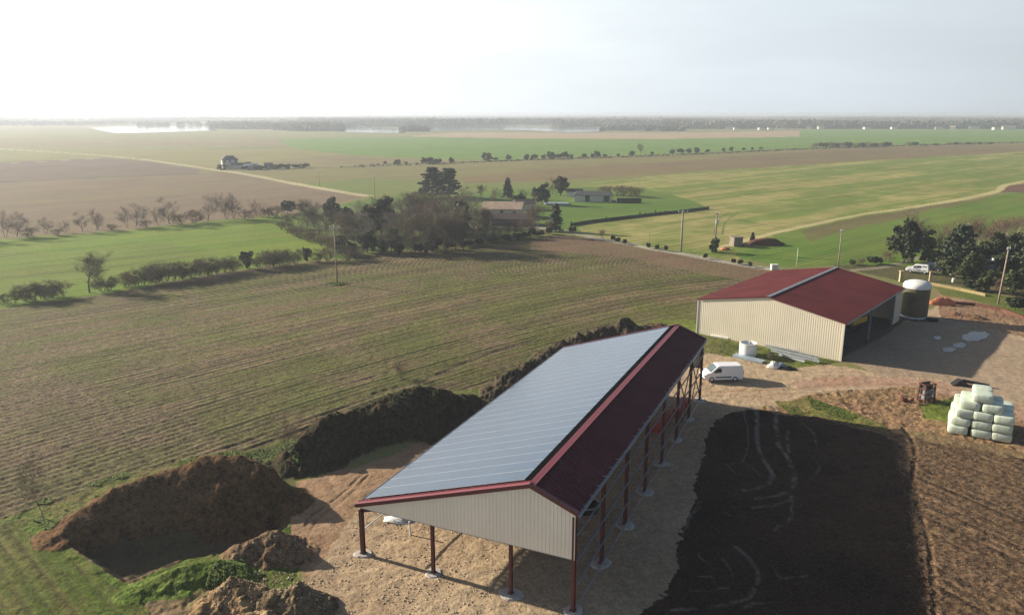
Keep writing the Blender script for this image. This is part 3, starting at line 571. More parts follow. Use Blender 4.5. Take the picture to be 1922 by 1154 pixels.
# water
def water_mat(rough, col):
    m = bpy.data.materials.new('water_surface'); m.use_nodes = True; b = m.node_tree.nodes['Principled BSDF']
    b.inputs['Base Color'].default_value = (*col, 1); b.inputs['Roughness'].default_value = rough; b.inputs['Specular IOR Level'].default_value = .6
    t = m.node_tree; n = N(t, 'ShaderNodeTexNoise'); n.inputs['Scale'].default_value = 2; g = N(t, 'ShaderNodeNewGeometry'); bp = N(t, 'ShaderNodeBump'); bp.inputs['Distance'].default_value = .01
    t.links.new(g.outputs['Position'], n.inputs['Vector']); t.links.new(n.outputs['Fac'], bp.inputs['Height']); t.links.new(bp.outputs[0], b.inputs['Normal'])
    return m
M['water'] = water_mat(.08, (.10, .12, .13)); M['puddle'] = water_mat(.05, (.22, .19, .16))
for poly in ([(165, 240), (250, 237.5), (395, 238.5), (400, 243), (395, 246), (240, 251), (200, 248)], [(618, 239), (700, 239.5), (755, 244), (760, 249), (740, 250.5), (640, 248)],
             [(800, 239), (980, 238), (1145, 242), (1130, 247), (1060, 249), (980, 245), (880, 245), (810, 246)], [(470, 239), (515, 239), (510, 243), (475, 243)],
             [(110, 222.3), (250, 221.8), (330, 222.6), (200, 224.2)], [(340, 221.5), (430, 221), (440, 223), (350, 223.5)]):
    mb = MB(); pts = spline(poly + [poly[0]], 4)[:-1]; mb.add([(*G(p[0], p[1])[:2], .6) for p in pts], [tuple(range(len(pts)))[::-1]]); mb.build('water', 'water'); 
    tag(bpy.context.scene.objects[-1] if False else [o for o in SC.objects if o.name.startswith('water')][-1], kind='structure')
for poly in ([(1805, 632), (1820, 624), (1845, 623), (1856, 627), (1852, 634), (1838, 640), (1818, 641), (1806, 638)], [(1768, 655), (1782, 652), (1795, 655), (1788, 661), (1772, 661)], [(1787, 647), (1803, 643), (1813, 647), (1808, 653), (1792, 652)], [(1752, 632), (1763, 631), (1766, 636), (1758, 638)],
             [(1140, 1200), (1150, 1190), (1158, 1200), (1150, 1208)]):
    mb = MB(); pts = spline(poly + [poly[0]], 5)[:-1]
    P_ = [np.array(G(p[0], p[1])[:2]) for p in pts]; cc = sum(P_) / len(P_)
    P_ = [cc + (q - cc) * (1 + .10 * math.sin(i * 1.3) + rnd.uniform(-.05, .05)) for i, q in enumerate(P_)]
    gz = max(ground_z(*q) for q in P_) + .05
    mb.add([(*q, gz) for q in P_], [tuple(range(len(pts)))[::-1]]); tag(mb.build('puddle', 'puddle'), kind='structure')

# ================================================================== SOLAR BARN
HD = R(24.3); BO = Vector((-10.97, 50.88, 0)); BW, BL, RX = 16.4, 42.0, 13.4; ZL, ZR, ZK = 4.05, 7.2, 8.38
barn = empty('solar_barn', BO, -HD, 'open steel barn under construction with solar panels on its long roof slope', 'barn')
def roofz(x): return ZL + (ZK - ZL) * x / RX if x <= RX else ZK + (ZR - ZK) * (x - RX) / (BW - RX)
def corr(mb, p0, p1, q0, q1, pitch, depth, nrm, rib=.28, mi=0):
    """ribbed sheet between the edges p0-p1 (start of ribs) and q0-q1 (end of ribs); the ribs run from edge p to edge q"""
    p0, p1, q0, q1, nrm = map(Vector, (p0, p1, q0, q1, nrm)); n = max(1, round((p1 - p0).length / pitch)); ts = []
    for i in range(n):
        for a, d in ((0, 0), (.5 - rib / 2 - .06, 0), (.5 - rib / 2, 1), (.5 + rib / 2, 1), (.5 + rib / 2 + .06, 0)): ts.append(((i + a) / n, d))
    ts.append((1, 0)); o = len(mb.v)
    for tt, d in ts:
        mb.v.append(tuple(p0.lerp(p1, tt) + nrm * depth * d)); mb.v.append(tuple(q0.lerp(q1, tt) + nrm * depth * d))
    for i in range(len(ts) - 1): mb.f.append((o + 2 * i, o + 2 * i + 2, o + 2 * i + 3, o + 2 * i + 1)); mb.m.append(mi)
def corr_wall(mb, x0, x1, y, zb, ztop, pitch, depth, ny, breaks=()):
    xs = []; n = round((x1 - x0) / pitch)
    for i in range(n):
        for a, d in ((0, 0), (.30, 0), (.36, 1), (.64, 1), (.70, 0)): xs.append((x0 + (x1 - x0) * (i + a) / n, d))
    xs.append((x1, 0)); 
    for b_ in breaks: xs.append((b_, 0))
    xs.sort(); o = len(mb.v)
    for xx, d in xs: mb.v.append((xx, y + ny * depth * d, zb)); mb.v.append((xx, y + ny * depth * d, ztop(xx)))
    for i in range(len(xs) - 1): mb.f.append((o + 2 * i, o + 2 * i + 2, o + 2 * i + 3, o + 2 * i + 1)); mb.m.append(0)
sl1 = Vector((RX, 0, ZK - ZL)).normalized(); n1 = Vector((-sl1.z, 0, sl1.x)); sl2 = Vector((BW - RX, 0, ZR - ZK)).normalized(); n2 = Vector((-sl2.z, 0, sl2.x))
Y0, Y1 = -.25, BL + .25
# long slope base sheet and short slope
mb = MB(); corr(mb, (-.25, Y0, ZL - .08), (-.25, Y1, ZL - .08), (RX, Y0, ZK), (RX, Y1, ZK), .5, .035, n1); mb.build('roof_sheet', 'roof_red', barn)
mb = MB(); corr(mb, (RX, Y0, ZK), (RX, Y1, ZK), (BW + .25, Y0, ZR - .1), (BW + .25, Y1, ZR - .1), .36, .055, n2); mb.build('roof_sheet', 'roof_red', barn)
mb = MB(); mb.beam((RX - .06, Y0 - .02, ZK + .10), (RX - .06, Y1, ZK + .10), .22, .03); mb.beam((RX + .16, Y0 - .02, ZK + .09), (RX + .16, Y1, ZK + .09), .30, .03)
mb.build('ridge_cap', 'flash', barn)
for y in (Y0 - .03, Y1 + .03):
    s_ = -1 if y < 1 else 1; mb = MB()
    a, b_ = Vector((-.28, y, ZL - .05)), Vector((RX, y, ZK + .06)); c_ = Vector((BW + .28, y, ZR - .05))
    fb_ = MB(); fb_.beam(a, b_, .04, .26); fb_.build('fascia', 'steel_red', barn); fb_ = MB(); fb_.beam(b_, c_, .04, .26); fb_.build('fascia', 'steel_red', barn)  # fascia takes the darker oxide colour to paint in its shaded front
    yo = Vector((0, -s_ * .45, 0)); up_ = n1 * .13
    mb.beam2(a + yo * .5 + up_, b_ + yo * .5 + up_, Vector((0, .23, 0)), n1 * .01); mb.beam2(a + yo + up_ * 1.25, b_ + yo + up_ * 1.25, Vector((0, .02, 0)), n1 * .03)
    mb.beam2(b_ + yo * .25 + n2 * .13, c_ + yo * .25 + n2 * .13, Vector((0, .14, 0)), n2 * .01)
    vf = mb.build('verge_flashing', 'flash', barn)
    if s_ < 0:
        for i in range(7):
            f = (i + .8) / 7.2; p = Vector((RX * f, .35, ZL + (ZK - ZL) * f)) + n1 * .2; mb = MB(); mb.box(p, (.10, .06, .12)); mb.build('flashing_clip', 'flash', vf)
# solar panels: 41 rows x 8
pv0, pv1, py0, py1 = .05, 12.72 / sl1.x, .62, BL - .05
nr_, nc_ = 25, 13; dx, dy = (pv1 - pv0) / nc_, (py1 - py0) / nr_
def panel(mb, ix, iy):
    for (a0, a1, b0, b1, mi, lift) in ((0, dx - .002, .022, dy - .024, 0, .0), (0, dx - .002, 0, .022, 1, .002), (0, dx - .002, dy - .024, dy - .006, 1, .002)):
        xa, xb = pv0 + ix * dx + a0, pv0 + ix * dx + a1; ya, yb = py0 + iy * dy + b0, py0 + iy * dy + b1
        base = Vector((0, 0, ZL)) + n1 * .19
        top = [base + sl1 * X_ + Vector((0, Y_, 0)) + n1 * lift for X_, Y_ in ((xa, ya), (xb, ya), (xb, yb), (xa, yb))]
        bot = [p - n1 * .04 for p in top]
        mb.add(top + bot, [(0, 1, 2, 3), (7, 6, 5, 4), (0, 4, 5, 1), (1, 5, 6, 2), (2, 6, 7, 3), (3, 7, 4, 0)], mi)
rest = MB(); cnt = 0
for iy in range(nr_):
    for ix in range(nc_):
        if iy < 7:
            mb = MB(); panel(mb, ix, iy); mb.build('solar_panel', ['pvglass', 'pvframe'], barn)
        else: panel(rest, ix, iy)
o = rest.build('solar_panels', ['pvglass', 'pvframe'], barn); o['kind'] = 'stuff'
mb = MB()
for k in range(9):
    f = .06 + k * .112; p = Vector((RX * f, py0, ZL + (ZK - ZL) * f)) + n1 * .09; mb.beam(p, p + Vector((0, py1 - py0, 0)), .05, .07)
mb.build('mounting_rails', 'galvd', barn)
mb = MB(); p = Vector((12.98, py0, ZL + (ZK - ZL) * 12.98 / RX)) + n1 * .08; mb.beam(p, p + Vector((0, py1 - py0, 0)), .46, .08); mb.build('ridge_gap_shade', 'dark', barn)  # black strip standing in for the shaded gap between panels and ridge cap
# frames
for i in range(8):
    y = i * 6.0
    for x, top in ((0, ZL - .35), (BW, ZR - .35)):
        mb = MB(); mb.ibeam((x, y, .1), (x, y, top), .22, .34); mb.box((x, y, .11), (.4, .45, .04)); mb.build('column', 'steel_red', barn)
    mb = MB(); mb.ibeam((0, y, ZL - .42), (RX, y, ZK - .42), .2, .38); mb.build('rafter', 'steel_red', barn)
    mb = MB(); mb.ibeam((RX, y, ZK - .42), (BW, y, ZR - .42), .2, .38); mb.build('rafter', 'steel_red', barn)
for y in (0, BL):
    for x in (5.95, 11.95):
        mb = MB(); mb.ibeam((x, y, .1), (x, y, roofz(x) - .6), .2, .24); mb.box((x, y, .11), (.35, .35, .04)); mb.build('column', 'steel_red', barn)
foots = [(0, i * 6.0) for i in range(8)] + [(BW, i * 6.0) for i in range(8)] + [(x, y) for y in (0, BL) for x in (5.95, 11.95)]
for k, (x, y) in enumerate(foots):
    mb = MB(); n = 18; rr_ = rnd.uniform(.62, .8); ph = rnd.uniform(0, 6)
    q = [rr_ * (1 + .13 * math.sin(2 * a * 2 * math.pi / n + ph) + rnd.uniform(-.07, .07)) for a in range(n)]
    o = len(mb.v); vs = []
    for zz, s_ in ((-.35, 1.08), (.04, 1.03), (.10, .9), (.11, .45)):
        vs += [(x + q[a] * s_ * math.cos(2 * math.pi * a / n), y + q[a] * s_ * math.sin(2 * math.pi * a / n), zz + rnd.uniform(-.01, .01)) for a in range(n)]
    fs = [(r_ * n + a, r_ * n + (a + 1) % n, (r_ + 1) * n + (a + 1) % n, (r_ + 1) * n + a) for r_ in range(3) for a in range(n)] + [tuple(3 * n + a for a in range(n))]
    mb.add(vs, fs); mb.build('footing', 'concrete', barn)
for k in range(9):
    x = .6 + k * 1.5; mb = MB(); mb.beam((x, 0, roofz(x) - .14), (x, BL, roofz(x) - .14), .07, .16); mb.build('purlin', 'galvd', barn)
for x in (RX + .6, RX + 1.7, BW - .15): mb = MB(); mb.beam((x, 0, roofz(x) - .14), (x, BL, roofz(x) - .14), .07, .16); mb.build('purlin', 'galvd', barn)
for z in (.32, 2.0, 3.75, 5.6):
    mb = MB(); mb.beam((BW + .2, 0, z), (BW + .2, BL, z), .07, .14); mb.build('side_rail', 'galvd' if z > .5 else 'galv', barn)
mb = MB(); mb.beam((-.02, .3, 1.9), (-.02, 12, 1.9), .06, .1); mb.build('side_rail', 'whited', barn)
for x in (0, BW):
    for (ya, yb) in ((30, 36), (36, 42)) if x else ((36, 42),):
        t_ = (ZR if x else ZL) - .7
        for a, b_ in (((x, ya, .4), (x, yb, t_)), ((x, yb, .4), (x, ya, t_))):
            mb = MB(); mb.beam(a, b_, .09, .09); mb.build('cross_brace', 'steel_red', barn)
for i in range(4):
    mb = MB(); y = 18 + 6 * i; mb.beam((BW - .05, y, ZR - 2.0), (BW - .05, y + 1.5, ZR - .5), .08, .08); mb.build('knee_brace', 'steel_red', barn)
# gutters
def gutter(x, z, s_):
    mb = MB(); mb.beam((x, Y0, z - .06), (x, Y1, z - .06), .15, .015); mb.beam((x + s_ * .075, Y0, z), (x + s_ * .075, Y1, z), .018, .14); mb.beam((x - s_ * .075, Y0, z), (x - s_ * .075, Y1, z), .018, .12)
    return mb.build('gutter', 'galv', barn)
gr = gutter(BW + .36, ZR - .14, 1); gl = gutter(-.36, ZL - .14, -1)
for i in range(28):
    mb = MB(); mb.box((BW + .24, 1.0 + i * 1.5, ZR - .04), (.36, .05, .03)); mb.build('gutter_bracket', 'galv', gr)
# gables
for y, ny in ((-.14, -1), (BL + .14, 1)):
    mb = MB(); corr_wall(mb, .05, BW + .05, y, 3.85, lambda X_: roofz(X_) - .04, .27, .018, ny, (RX,)); mb.build('gable_cladding', 'clad', barn)
    mb = MB(); mb.beam((0, y - ny * .07, 3.84), (BW, y - ny * .07, 3.84), .06, .14); mb.build('gable_rail', 'galvd', barn)
    mb = MB(); mb.beam((BW + .07, y, 3.85), (BW + .07, y, ZR - .1), .05, .10); mb.build('corner_trim', 'clad', barn)

# ================================================================== SECOND BARN
H2 = R(40.5); g = G(1308, 625); W2, L2 = 20.7, 27.4
shed = empty('red_roofed_barn', (g[0], g[1], 0), -H2, 'cream metal barn with a dark red roof and one open long side', 'barn')
ZE, ZK2, RK = 5.25, 7.12, 10.4
rz2 = lambda x: ZE + (ZK2 - ZE) * (1 - abs(x - RK) / RK)
nA = Vector((-(ZK2 - ZE), 0, RK)).normalized(); nB = Vector(((ZK2 - ZE), 0, RK)).normalized()
mb = MB(); corr(mb, (-.2, -.2, ZE - .02), (-.2, L2 + .2, ZE - .02), (RK, -.2, ZK2), (RK, L2 + .2, ZK2), .34, .04, nA); mb.build('roof_sheet', 'roof_red2', shed)
mb = MB(); corr(mb, (RK, -.2, ZK2), (RK, L2 + .2, ZK2), (W2 + .3, -.2, ZE - .04), (W2 + .3, L2 + .2, ZE - .04), .34, .04, nB); mb.build('roof_sheet', 'roof_red2', shed)
mb = MB(); mb.beam((RK - .13, -.22, ZK2 + .06), (RK - .13, L2 + .22, ZK2 + .06), .28, .03); mb.beam((RK + .13, -.22, ZK2 + .055), (RK + .13, L2 + .22, ZK2 + .055), .26, .03); mb.build('ridge_cap', 'galvd', shed)
mb = MB(); corr_wall(mb, 0, W2, -.02, 0, lambda X_: rz2(X_) - .05, .30, .02, -1, (RK,)); mb.build('gable_wall', 'clad2', shed)
mb = MB(); corr_wall(mb, 0, W2, L2 + .02, 0, lambda X_: rz2(X_) - .05, .30, .02, 1, (RK,)); mb.build('gable_wall', 'clad2', shed)
mb = MB(); corr(mb, (0, 0, 0), (0, L2, 0), (0, 0, ZE - .1), (0, L2, ZE - .1), .3, .04, (-1, 0, 0)); mb.build('long_wall', 'clad2', shed)
mb = MB(); corr(mb, (W2, 23.8, 0), (W2, L2, 0), (W2, 23.8, ZE - .1), (W2, L2, ZE - .1), .3, .04, (1, 0, 0)); mb.build('long_wall', 'clad2', shed)
for x, y in ((-.05, -.06), (W2 + .05, -.06)): mb = MB(); mb.beam((x, y, 0), (x, y, ZE - .1), .14, .14); mb.build('corner_trim', 'wrender', shed)
mb = MB(); mb.beam((-.12, -.24, ZE - .05), (RK, -.24, ZK2), .04, .16); mb.beam((RK, -.24, ZK2), (W2 + .3, -.24, ZE - .06), .04, .16); mb.build('verge_trim', 'roof_red2', shed)
for x in (W2 + .38, -.28):
    mb = MB(); mb.beam((x, -.2, ZE - .14), (x, L2 + .2, ZE - .14), .14, .13); mb.build('gutter', 'galvd', shed)
for y in (.2, 6.1, 12.1, 18.0, 23.8):
    if y not in (6.1, 18.0): mb = MB(); mb.ibeam((W2 - .15, y, 0), (W2 - .15, y, ZE - .35), .22, .3); mb.build('column', 'galvd', shed)
    mb = MB(); mb.ibeam((.2, y, ZE - .4), (RK, y, ZK2 - .4), .2, .3); mb.build('rafter', 'galvd', shed)
    mb = MB(); mb.ibeam((RK, y, ZK2 - .4), (W2 - .2, y, ZE - .4), .2, .3); mb.build('rafter', 'galvd', shed)
def shed_pt(x, y, z=0): return Vector((g[0] + x * math.cos(H2) + y * math.sin(H2), g[1] - x * math.sin(H2) + y * math.cos(H2), z))

def trailer(x, y, rz, paint, label):
    p = shed_pt(x, y, 0); r0 = empty('farm_trailer', p, -H2 + rz, label, 'trailer')
    mb = MB(); mb.box((0, 0, 1.35), (4.2, 2.1, .12)); mb.box((0, 1.05, 1.75), (4.2, .06, .8)); mb.box((0, -1.05, 1.75), (4.2, .06, .8)); mb.box((2.1, 0, 1.75), (.06, 2.1, .8)); mb.box((-2.1, 0, 1.75), (.06, 2.1, .8)); mb.build('body', paint, r0)
    mb = MB(); mb.beam((2.1, 0, 1.0), (4.0, 0, .6), .15, .15); mb.beam((-2, .5, 1.15), (2, .5, 1.15), .12, .2); mb.beam((-2, -.5, 1.15), (2, -.5, 1.15), .12, .2); mb.build('chassis', 'trim', r0)
    for wx in (-.7, .7):
        for wy in (-.9, .9):
            mb = MB(); mb.lathe([(.25, -.14), (.45, -.14), (.5, -.08), (.5, .08), (.45, .14), (.25, .14), (.25, -.14)], 20); t_ = mb.build('wheel', 'tyre', r0, True); t_.location = (wx, wy, .5); t_.rotation_euler = (math.pi / 2, 0, 0)
# ================================================================== VEHICLES
def wheel_on(parent, x, y, r, wd):
    mb = MB(); mb.lathe([(r * .62, -wd / 2), (r * .96, -wd / 2), (r, -wd * .35), (r, wd * .35), (r * .96, wd / 2), (r * .62, wd / 2), (r * .62, -wd / 2)], 24)
    t_ = mb.build('wheel', 'tyre', parent, True); t_.location = (x, y, r); t_.rotation_euler = (math.pi / 2, 0, 0)
    mb = MB(); mb.lathe([(.001, -wd * .3), (r * .25, -wd * .42), (r * .6, -wd * .34), (r * .63, -wd * .5), (r * .63, wd * .5), (r * .6, wd * .34), (r * .25, wd * .42), (.001, wd * .3)], 20); mb.build('rim', 'rim', t_, True)
def vehicle(name, loc, rz, label, cat, prof, width, roofw, zbelt, windows, wheels, paint, r=.33, wscreen=None):
    """prof: side outline (x forward, z); the body narrows above the belt line"""
    root = empty(name, loc, rz, label, cat); ztop = max(p[1] for p in prof)
    def hw(z): return width / 2 if z <= zbelt else width / 2 + (roofw / 2 - width / 2) * (z - zbelt) / (ztop - zbelt)
    mb = MB(); n = len(prof); vs = []
    cx = sum(p[0] for p in prof) / n
    for s_ in (-1, 1):
        for q, inset in ((1.0, .0), (.93, .05)):
            pass
    lay = [(-1, .86, .97), (-1, 1.0, 1.0), (1, 1.0, 1.0), (1, .86, .97)]
    lay = [(-1, 1.0, .965), (-1, .90, 1.0), (1, .90, 1.0), (1, 1.0, .965)]
    zc = (ztop + min(p[1] for p in prof)) / 2
    for s_, k, sc_ in lay: vs += [(cx + (p[0] - cx) * sc_, s_ * hw(p[1]) * k, zc + (p[1] - zc) * sc_) for p in prof]
    fs = [tuple(range(n)), tuple(range(4 * n - 1, 3 * n - 1, -1))]
    for l in range(3): fs += [(l * n + i, (l + 1) * n + i, (l + 1) * n + (i + 1) % n, l * n + (i + 1) % n) for i in range(n)]
    mb.add(vs, fs); mb.build('body', paint, root, bevel=.03)
    for nm, mt, poly in windows:    # side glazing on both sides, just proud of the body
        for s_ in (-1, 1):
            mb = MB(); vs = [(p[0], s_ * (hw(p[1]) + .012), p[1]) for p in poly] + [(p[0], s_ * (hw(p[1]) - .03), p[1]) for p in poly]; k = len(poly)
            mb.add(vs, [tuple(range(k)), tuple(range(2 * k - 1, k - 1, -1))] + [(i, i + k, (i + 1) % k + k, (i + 1) % k) for i in range(k)]); mb.build(nm, mt, root)
    if wscreen:
        for nm, (x0, z0, x1, z1, off) in wscreen.items():
            mb = MB(); vs = []
            for o_ in (off, off * .2):
                vs += [(x0 + o_, -hw(z0) * .86, z0 + .02), (x0 + o_, hw(z0) * .86, z0 + .02), (x1 + o_, hw(z1) * .84, z1), (x1 + o_, -hw(z1) * .84, z1)]
            mb.add(vs, [(0, 1, 2, 3), (7, 6, 5, 4), (0, 4, 5, 1), (1, 5, 6, 2), (2, 6, 7, 3), (3, 7, 4, 0)]); mb.build(nm, 'glassl', root)
    for x in wheels:
        for s_ in (-1, 1):
            wheel_on(root, x, s_ * (width / 2 - .10), r, .22)
    fx = max(p[0] for p in prof); bx = min(p[0] for p in prof)
    for s_ in (-1, 1):
        mb = MB(); mb.box((fx - .12, s_ * (width / 2 - .22), .80), (.22, .34, .2)); mb.build('headlight', 'lamp', root, bevel=.03)
        mb = MB(); mb.box((bx + .02, s_ * (width / 2 - .14), 1.05), (.08, .14, .36)); mb.build('tail_light', 'redlamp', root)
        mb = MB(); mb.box((fx - 1.45, s_ * (width / 2 + .12), zbelt + .14), (.14, .2, .24)); mb.build('mirror', 'trim', root, bevel=.02)
    mb = MB(); mb.box((fx - .06, 0, .42), (.18, width * .92, .22)); mb.build('front_bumper', 'trim', root, bevel=.03)
    mb = MB(); mb.box((bx + .04, 0, .42), (.14, width * .92, .2)); mb.build('rear_bumper', 'trim', root, bevel=.03)
    for s_ in (-1, 1):
        mb = MB(); mb.box(((wheels[0] + wheels[1]) / 2, s_ * (width / 2 + .01), .62), (wheels[0] - wheels[1] - .95, .03, .13)); mb.build('side_moulding', 'trim', root)
    return root
vp = [(-2.42, .30), (-2.46, .9), (-2.40, 1.5), (-2.30, 1.93), (-2.1, 1.99), (.55, 1.99), (.80, 1.93), (1.62, 1.22), (2.20, 1.05), (2.42, .82), (2.46, .5), (2.38, .28), (1.95, .26), (1.0, .26), (-1.0, .26), (-2.0, .26)]
gv = (G(1333, 716) + G(1378, 716)) / 2
vehicle('delivery_van', (gv[0] + .1, gv[1] + .93, ground_z(gv[0], gv[1] + .9) + .02), math.pi + R(4), 'white panel van parked on the gravel past the solar barn', 'van', vp, 1.96, 1.70, 1.15,
        [('side_window', 'glass', [(.30, 1.22), (.32, 1.72), (.72, 1.72), (1.28, 1.30), (1.26, 1.20)])], (1.50, -1.42), 'white',
        wscreen={'windscreen': (1.62, 1.24, .86, 1.88, .05)})
sp = [(-2.1, .38), (-2.15, .9), (-2.05, 1.15), (-1.9, 1.72), (-1.7, 1.78), (.35, 1.78), (.55, 1.72), (1.05, 1.12), (1.95, 1.02), (2.12, .8), (2.12, .42), (1.2, .36), (-1.2, .36)]
SW = [('side_window', 'glass', [(.32, 1.16), (.30, 1.62), (.50, 1.60), (.84, 1.16)]), ('side_window', 'glass', [(-.75, 1.16), (-.75, 1.62), (.20, 1.62), (.22, 1.16)]), ('side_window', 'glass', [(-1.80, 1.18), (-1.72, 1.60), (-.87, 1.62), (-.87, 1.16)])]
p = on(1722, 512); vehicle('parked_car', p, math.pi * .80, 'white off-road car parked under the trees just above the tank', 'car', sp, 1.85, 1.5, 1.08, SW, (1.3, -1.3), 'white', .38, {'windscreen': (1.05, 1.14, .60, 1.68, .04)})
p = on(1745, 508); vehicle('parked_car', (p.x + .8, p.y + 1.0, p.z), math.pi * .8, 'dark blue car parked beside the white off-road car under the trees', 'car', [(a, b * .85) for a, b in sp], 1.75, 1.35, .9, [(n_, m_, [(a, b * .85) for a, b in q]) for n_, m_, q in SW], (1.3, -1.3), 'grey_paint', .32, {'windscreen': (1.05, .98, .60, 1.43, .04)})
p = on(1852, 506); vehicle('parked_van', p, R(5), 'pale blue van parked among trees left of the wooden pole', 'van', vp, 1.9, 1.6, 1.1, [('side_window', 'glass', [(-1.9, 1.2), (-1.9, 1.7), (.7, 1.72), (1.2, 1.3), (1.2, 1.2)])], (1.5, -1.42), 'blue_paint', wscreen={'windscreen': (1.62, 1.24, .86, 1.88, .05)})
p = on(1925, 497); vehicle('parked_car', p, R(100), 'small white car by the trees at the right edge', 'car', [(a, b * .88) for a, b in sp], 1.7, 1.35, .95, [(n_, m_, [(a, b * .88) for a, b in q]) for n_, m_, q in SW], (1.3, -1.3), 'white', .32, {'windscreen': (1.05, 1.0, .60, 1.48, .04)})

trailer(17.2, 4.0, .1, 'red_mach', 'red farm trailer in the shade inside the open front of the red-roofed barn')
trailer(17.0, 16.5, 1.4, 'yellow', 'yellow farm trailer in the shade deep inside the red-roofed barn')
# ================================================================== YARD OBJECTS
tp = G(1721.5, 600); TX, TY = tp[0], tp[1] + 1.2
tk = empty('storage_tank', (TX, TY, 0), 0, 'tall olive cylindrical tank with a white domed lid beside the red-roofed barn', 'tank')
mb = MB(); mb.lathe([(1.9, .45)] + [(1.93 + .02 * (i % 2), .5 + i * .14) for i in range(33)] + [(1.93, 5.1)], 48); mb.build('shell', 'tank', tk, True)
mb = MB(); mb.lathe([(2.02, 4.95), (2.06, 5.2), (2.02, 5.45), (1.85, 5.72), (1.3, 5.98), (.6, 6.1), (.001, 6.12)], 48); mb.build('lid', 'whited', tk, True)
mb = MB(); mb.lathe([(1.86, .15), (2.05, .18), (2.08, .34), (1.98, .5), (1.9, .52)], 40); mb.build('base_ring', 'galv', tk, True)
for a in range(8):
    mb = MB(); mb.box((1.8 * math.cos(a * .785), 1.8 * math.sin(a * .785), .12), (.2, .2, .24)); mb.build('leg', 'galvd', tk)
mb = MB(); mb.beam((1.0, -1.9, .3), (2.4, -2.6, .22), .5, .4); mb.tube([(1.5, -2.1, .35), (2.6, -2.5, .3)], .14); mb.build('outlet', 'dark', tk)
# concrete ring etc.
p = on(1407, 670); o = MB(); 
for i in range(1): o.lathe([(1.12, 0)] + [(1.12 + .03 * (j % 2), j * .1) for j in range(18)] + [(1.15, 1.75), (1.02, 1.75), (1.02, .1), (.001, .1)], 40)
ring = o.build('culvert_ring', 'whited', None, True); ring.location = p + Vector((0, .9, 0)); tag(ring, 'upright white ribbed cylinder open at the top, beside the barn gable', 'concrete ring')
a, b_ = on(1379, 669), on(1433, 681); mb = MB()
for k in range(4): mb.beam(a + Vector((0, .06 * k, .09 + k * .075)), b_ + Vector((0, -.05 * k, .09 + k * .075)), 1.0, .06)
tag(mb.build('sheet_stack', 'bluesheet'), 'low stack of bluish metal sheets lying in front of the white cylinder', 'metal sheets')
beams = [((1440, 655), (1535, 676), .35), ((1447, 661), (1538, 682), .30), ((1462, 668), (1510, 681), .25), ((1437, 651), (1500, 664), .2)]
for k, (q0, q1, z) in enumerate(beams):
    a, b_ = on(*q0), on(*q1); mb = MB(); mb.ibeam(a + Vector((0, 0, z)), b_ + Vector((0, 0, z)), .26, .3)
    tag(mb.build('steel_beam', 'galv'), ['longest grey steel beam lying along the foot of the cream gable', 'grey steel beam lying second out from the cream gable', 'short grey beam lying furthest out from the cream gable', 'grey beam lying closest to the cream gable wall'][k], 'steel beam', 'steel beams by the cream gable')
def blob(name, mats, c, d, seed, label, cat, rough=.35, n=14, group=None):
    """lumpy closed mound or sack"""
    rs = np.random.RandomState(seed); mb = MB(); vs = []; fs = []; mlat = 7
    for i in range(mlat):
        th = math.pi / 2 * (1 - i / (mlat - 1)) * 1.0
        for j in range(n):
            a = 2 * math.pi * j / n; k = 1 + rough * (rs.rand() - .5) * math.cos(th * .2)
            vs.append((d[0] / 2 * math.sin(th) * math.cos(a) * k, d[1] / 2 * math.sin(th) * math.sin(a) * k, d[2] * math.cos(th) * (1 + rough * .6 * (rs.rand() - .5))))
    for i in range(mlat - 1):
        for j in range(n): fs.append((i * n + j, i * n + (j + 1) % n, (i + 1) * n + (j + 1) % n, (i + 1) * n + j))
    mb.add(vs, fs); o = mb.build(name, mats, None, True); o.location = c; return tag(o, label, cat, group)
o = blob('plastic_bundle', 'whited', on(1452, 690), (1.5, 1.1, .75), 4, 'crumpled white plastic bundle on the gravel near the cream gable', 'bundle', .8)
o = blob('plastic_bundle', 'tarp', on(1478, 693), (1.9, .9, .4), 5, 'dark crumpled sheeting lying beside the white bundle', 'bundle', .8); o.rotation_euler.z = -.3
o = blob('plastic_bundle', 'bluesheet', on(1466, 687), (1.3, .7, .45), 6, 'grey crumpled sheeting between the white bundle and the dark one', 'bundle', .8)
p = on(1446, 674); mb = MB(); mb.lathe([(.25, -.18), (.48, -.18), (.5, 0), (.48, .18), (.25, .18), (.25, -.18)], 20); o = mb.build('old_tyre', 'straw', None, True); o.location = p + Vector((0, 0, .48)); o.rotation_euler = (R(80), 0, .5); tag(o, 'pale round drum reel standing on edge between the sheets and the beams', 'reel')
mb = MB(); a, b_ = on(1335, 631), on(1368, 636); mb.beam(a + Vector((0, 0, .12)), b_ + Vector((0, 0, .12)), .8, .18); tag(mb.build('board_stack', 'whited'), 'flat pale boards lying by the left end of the cream gable', 'boards')
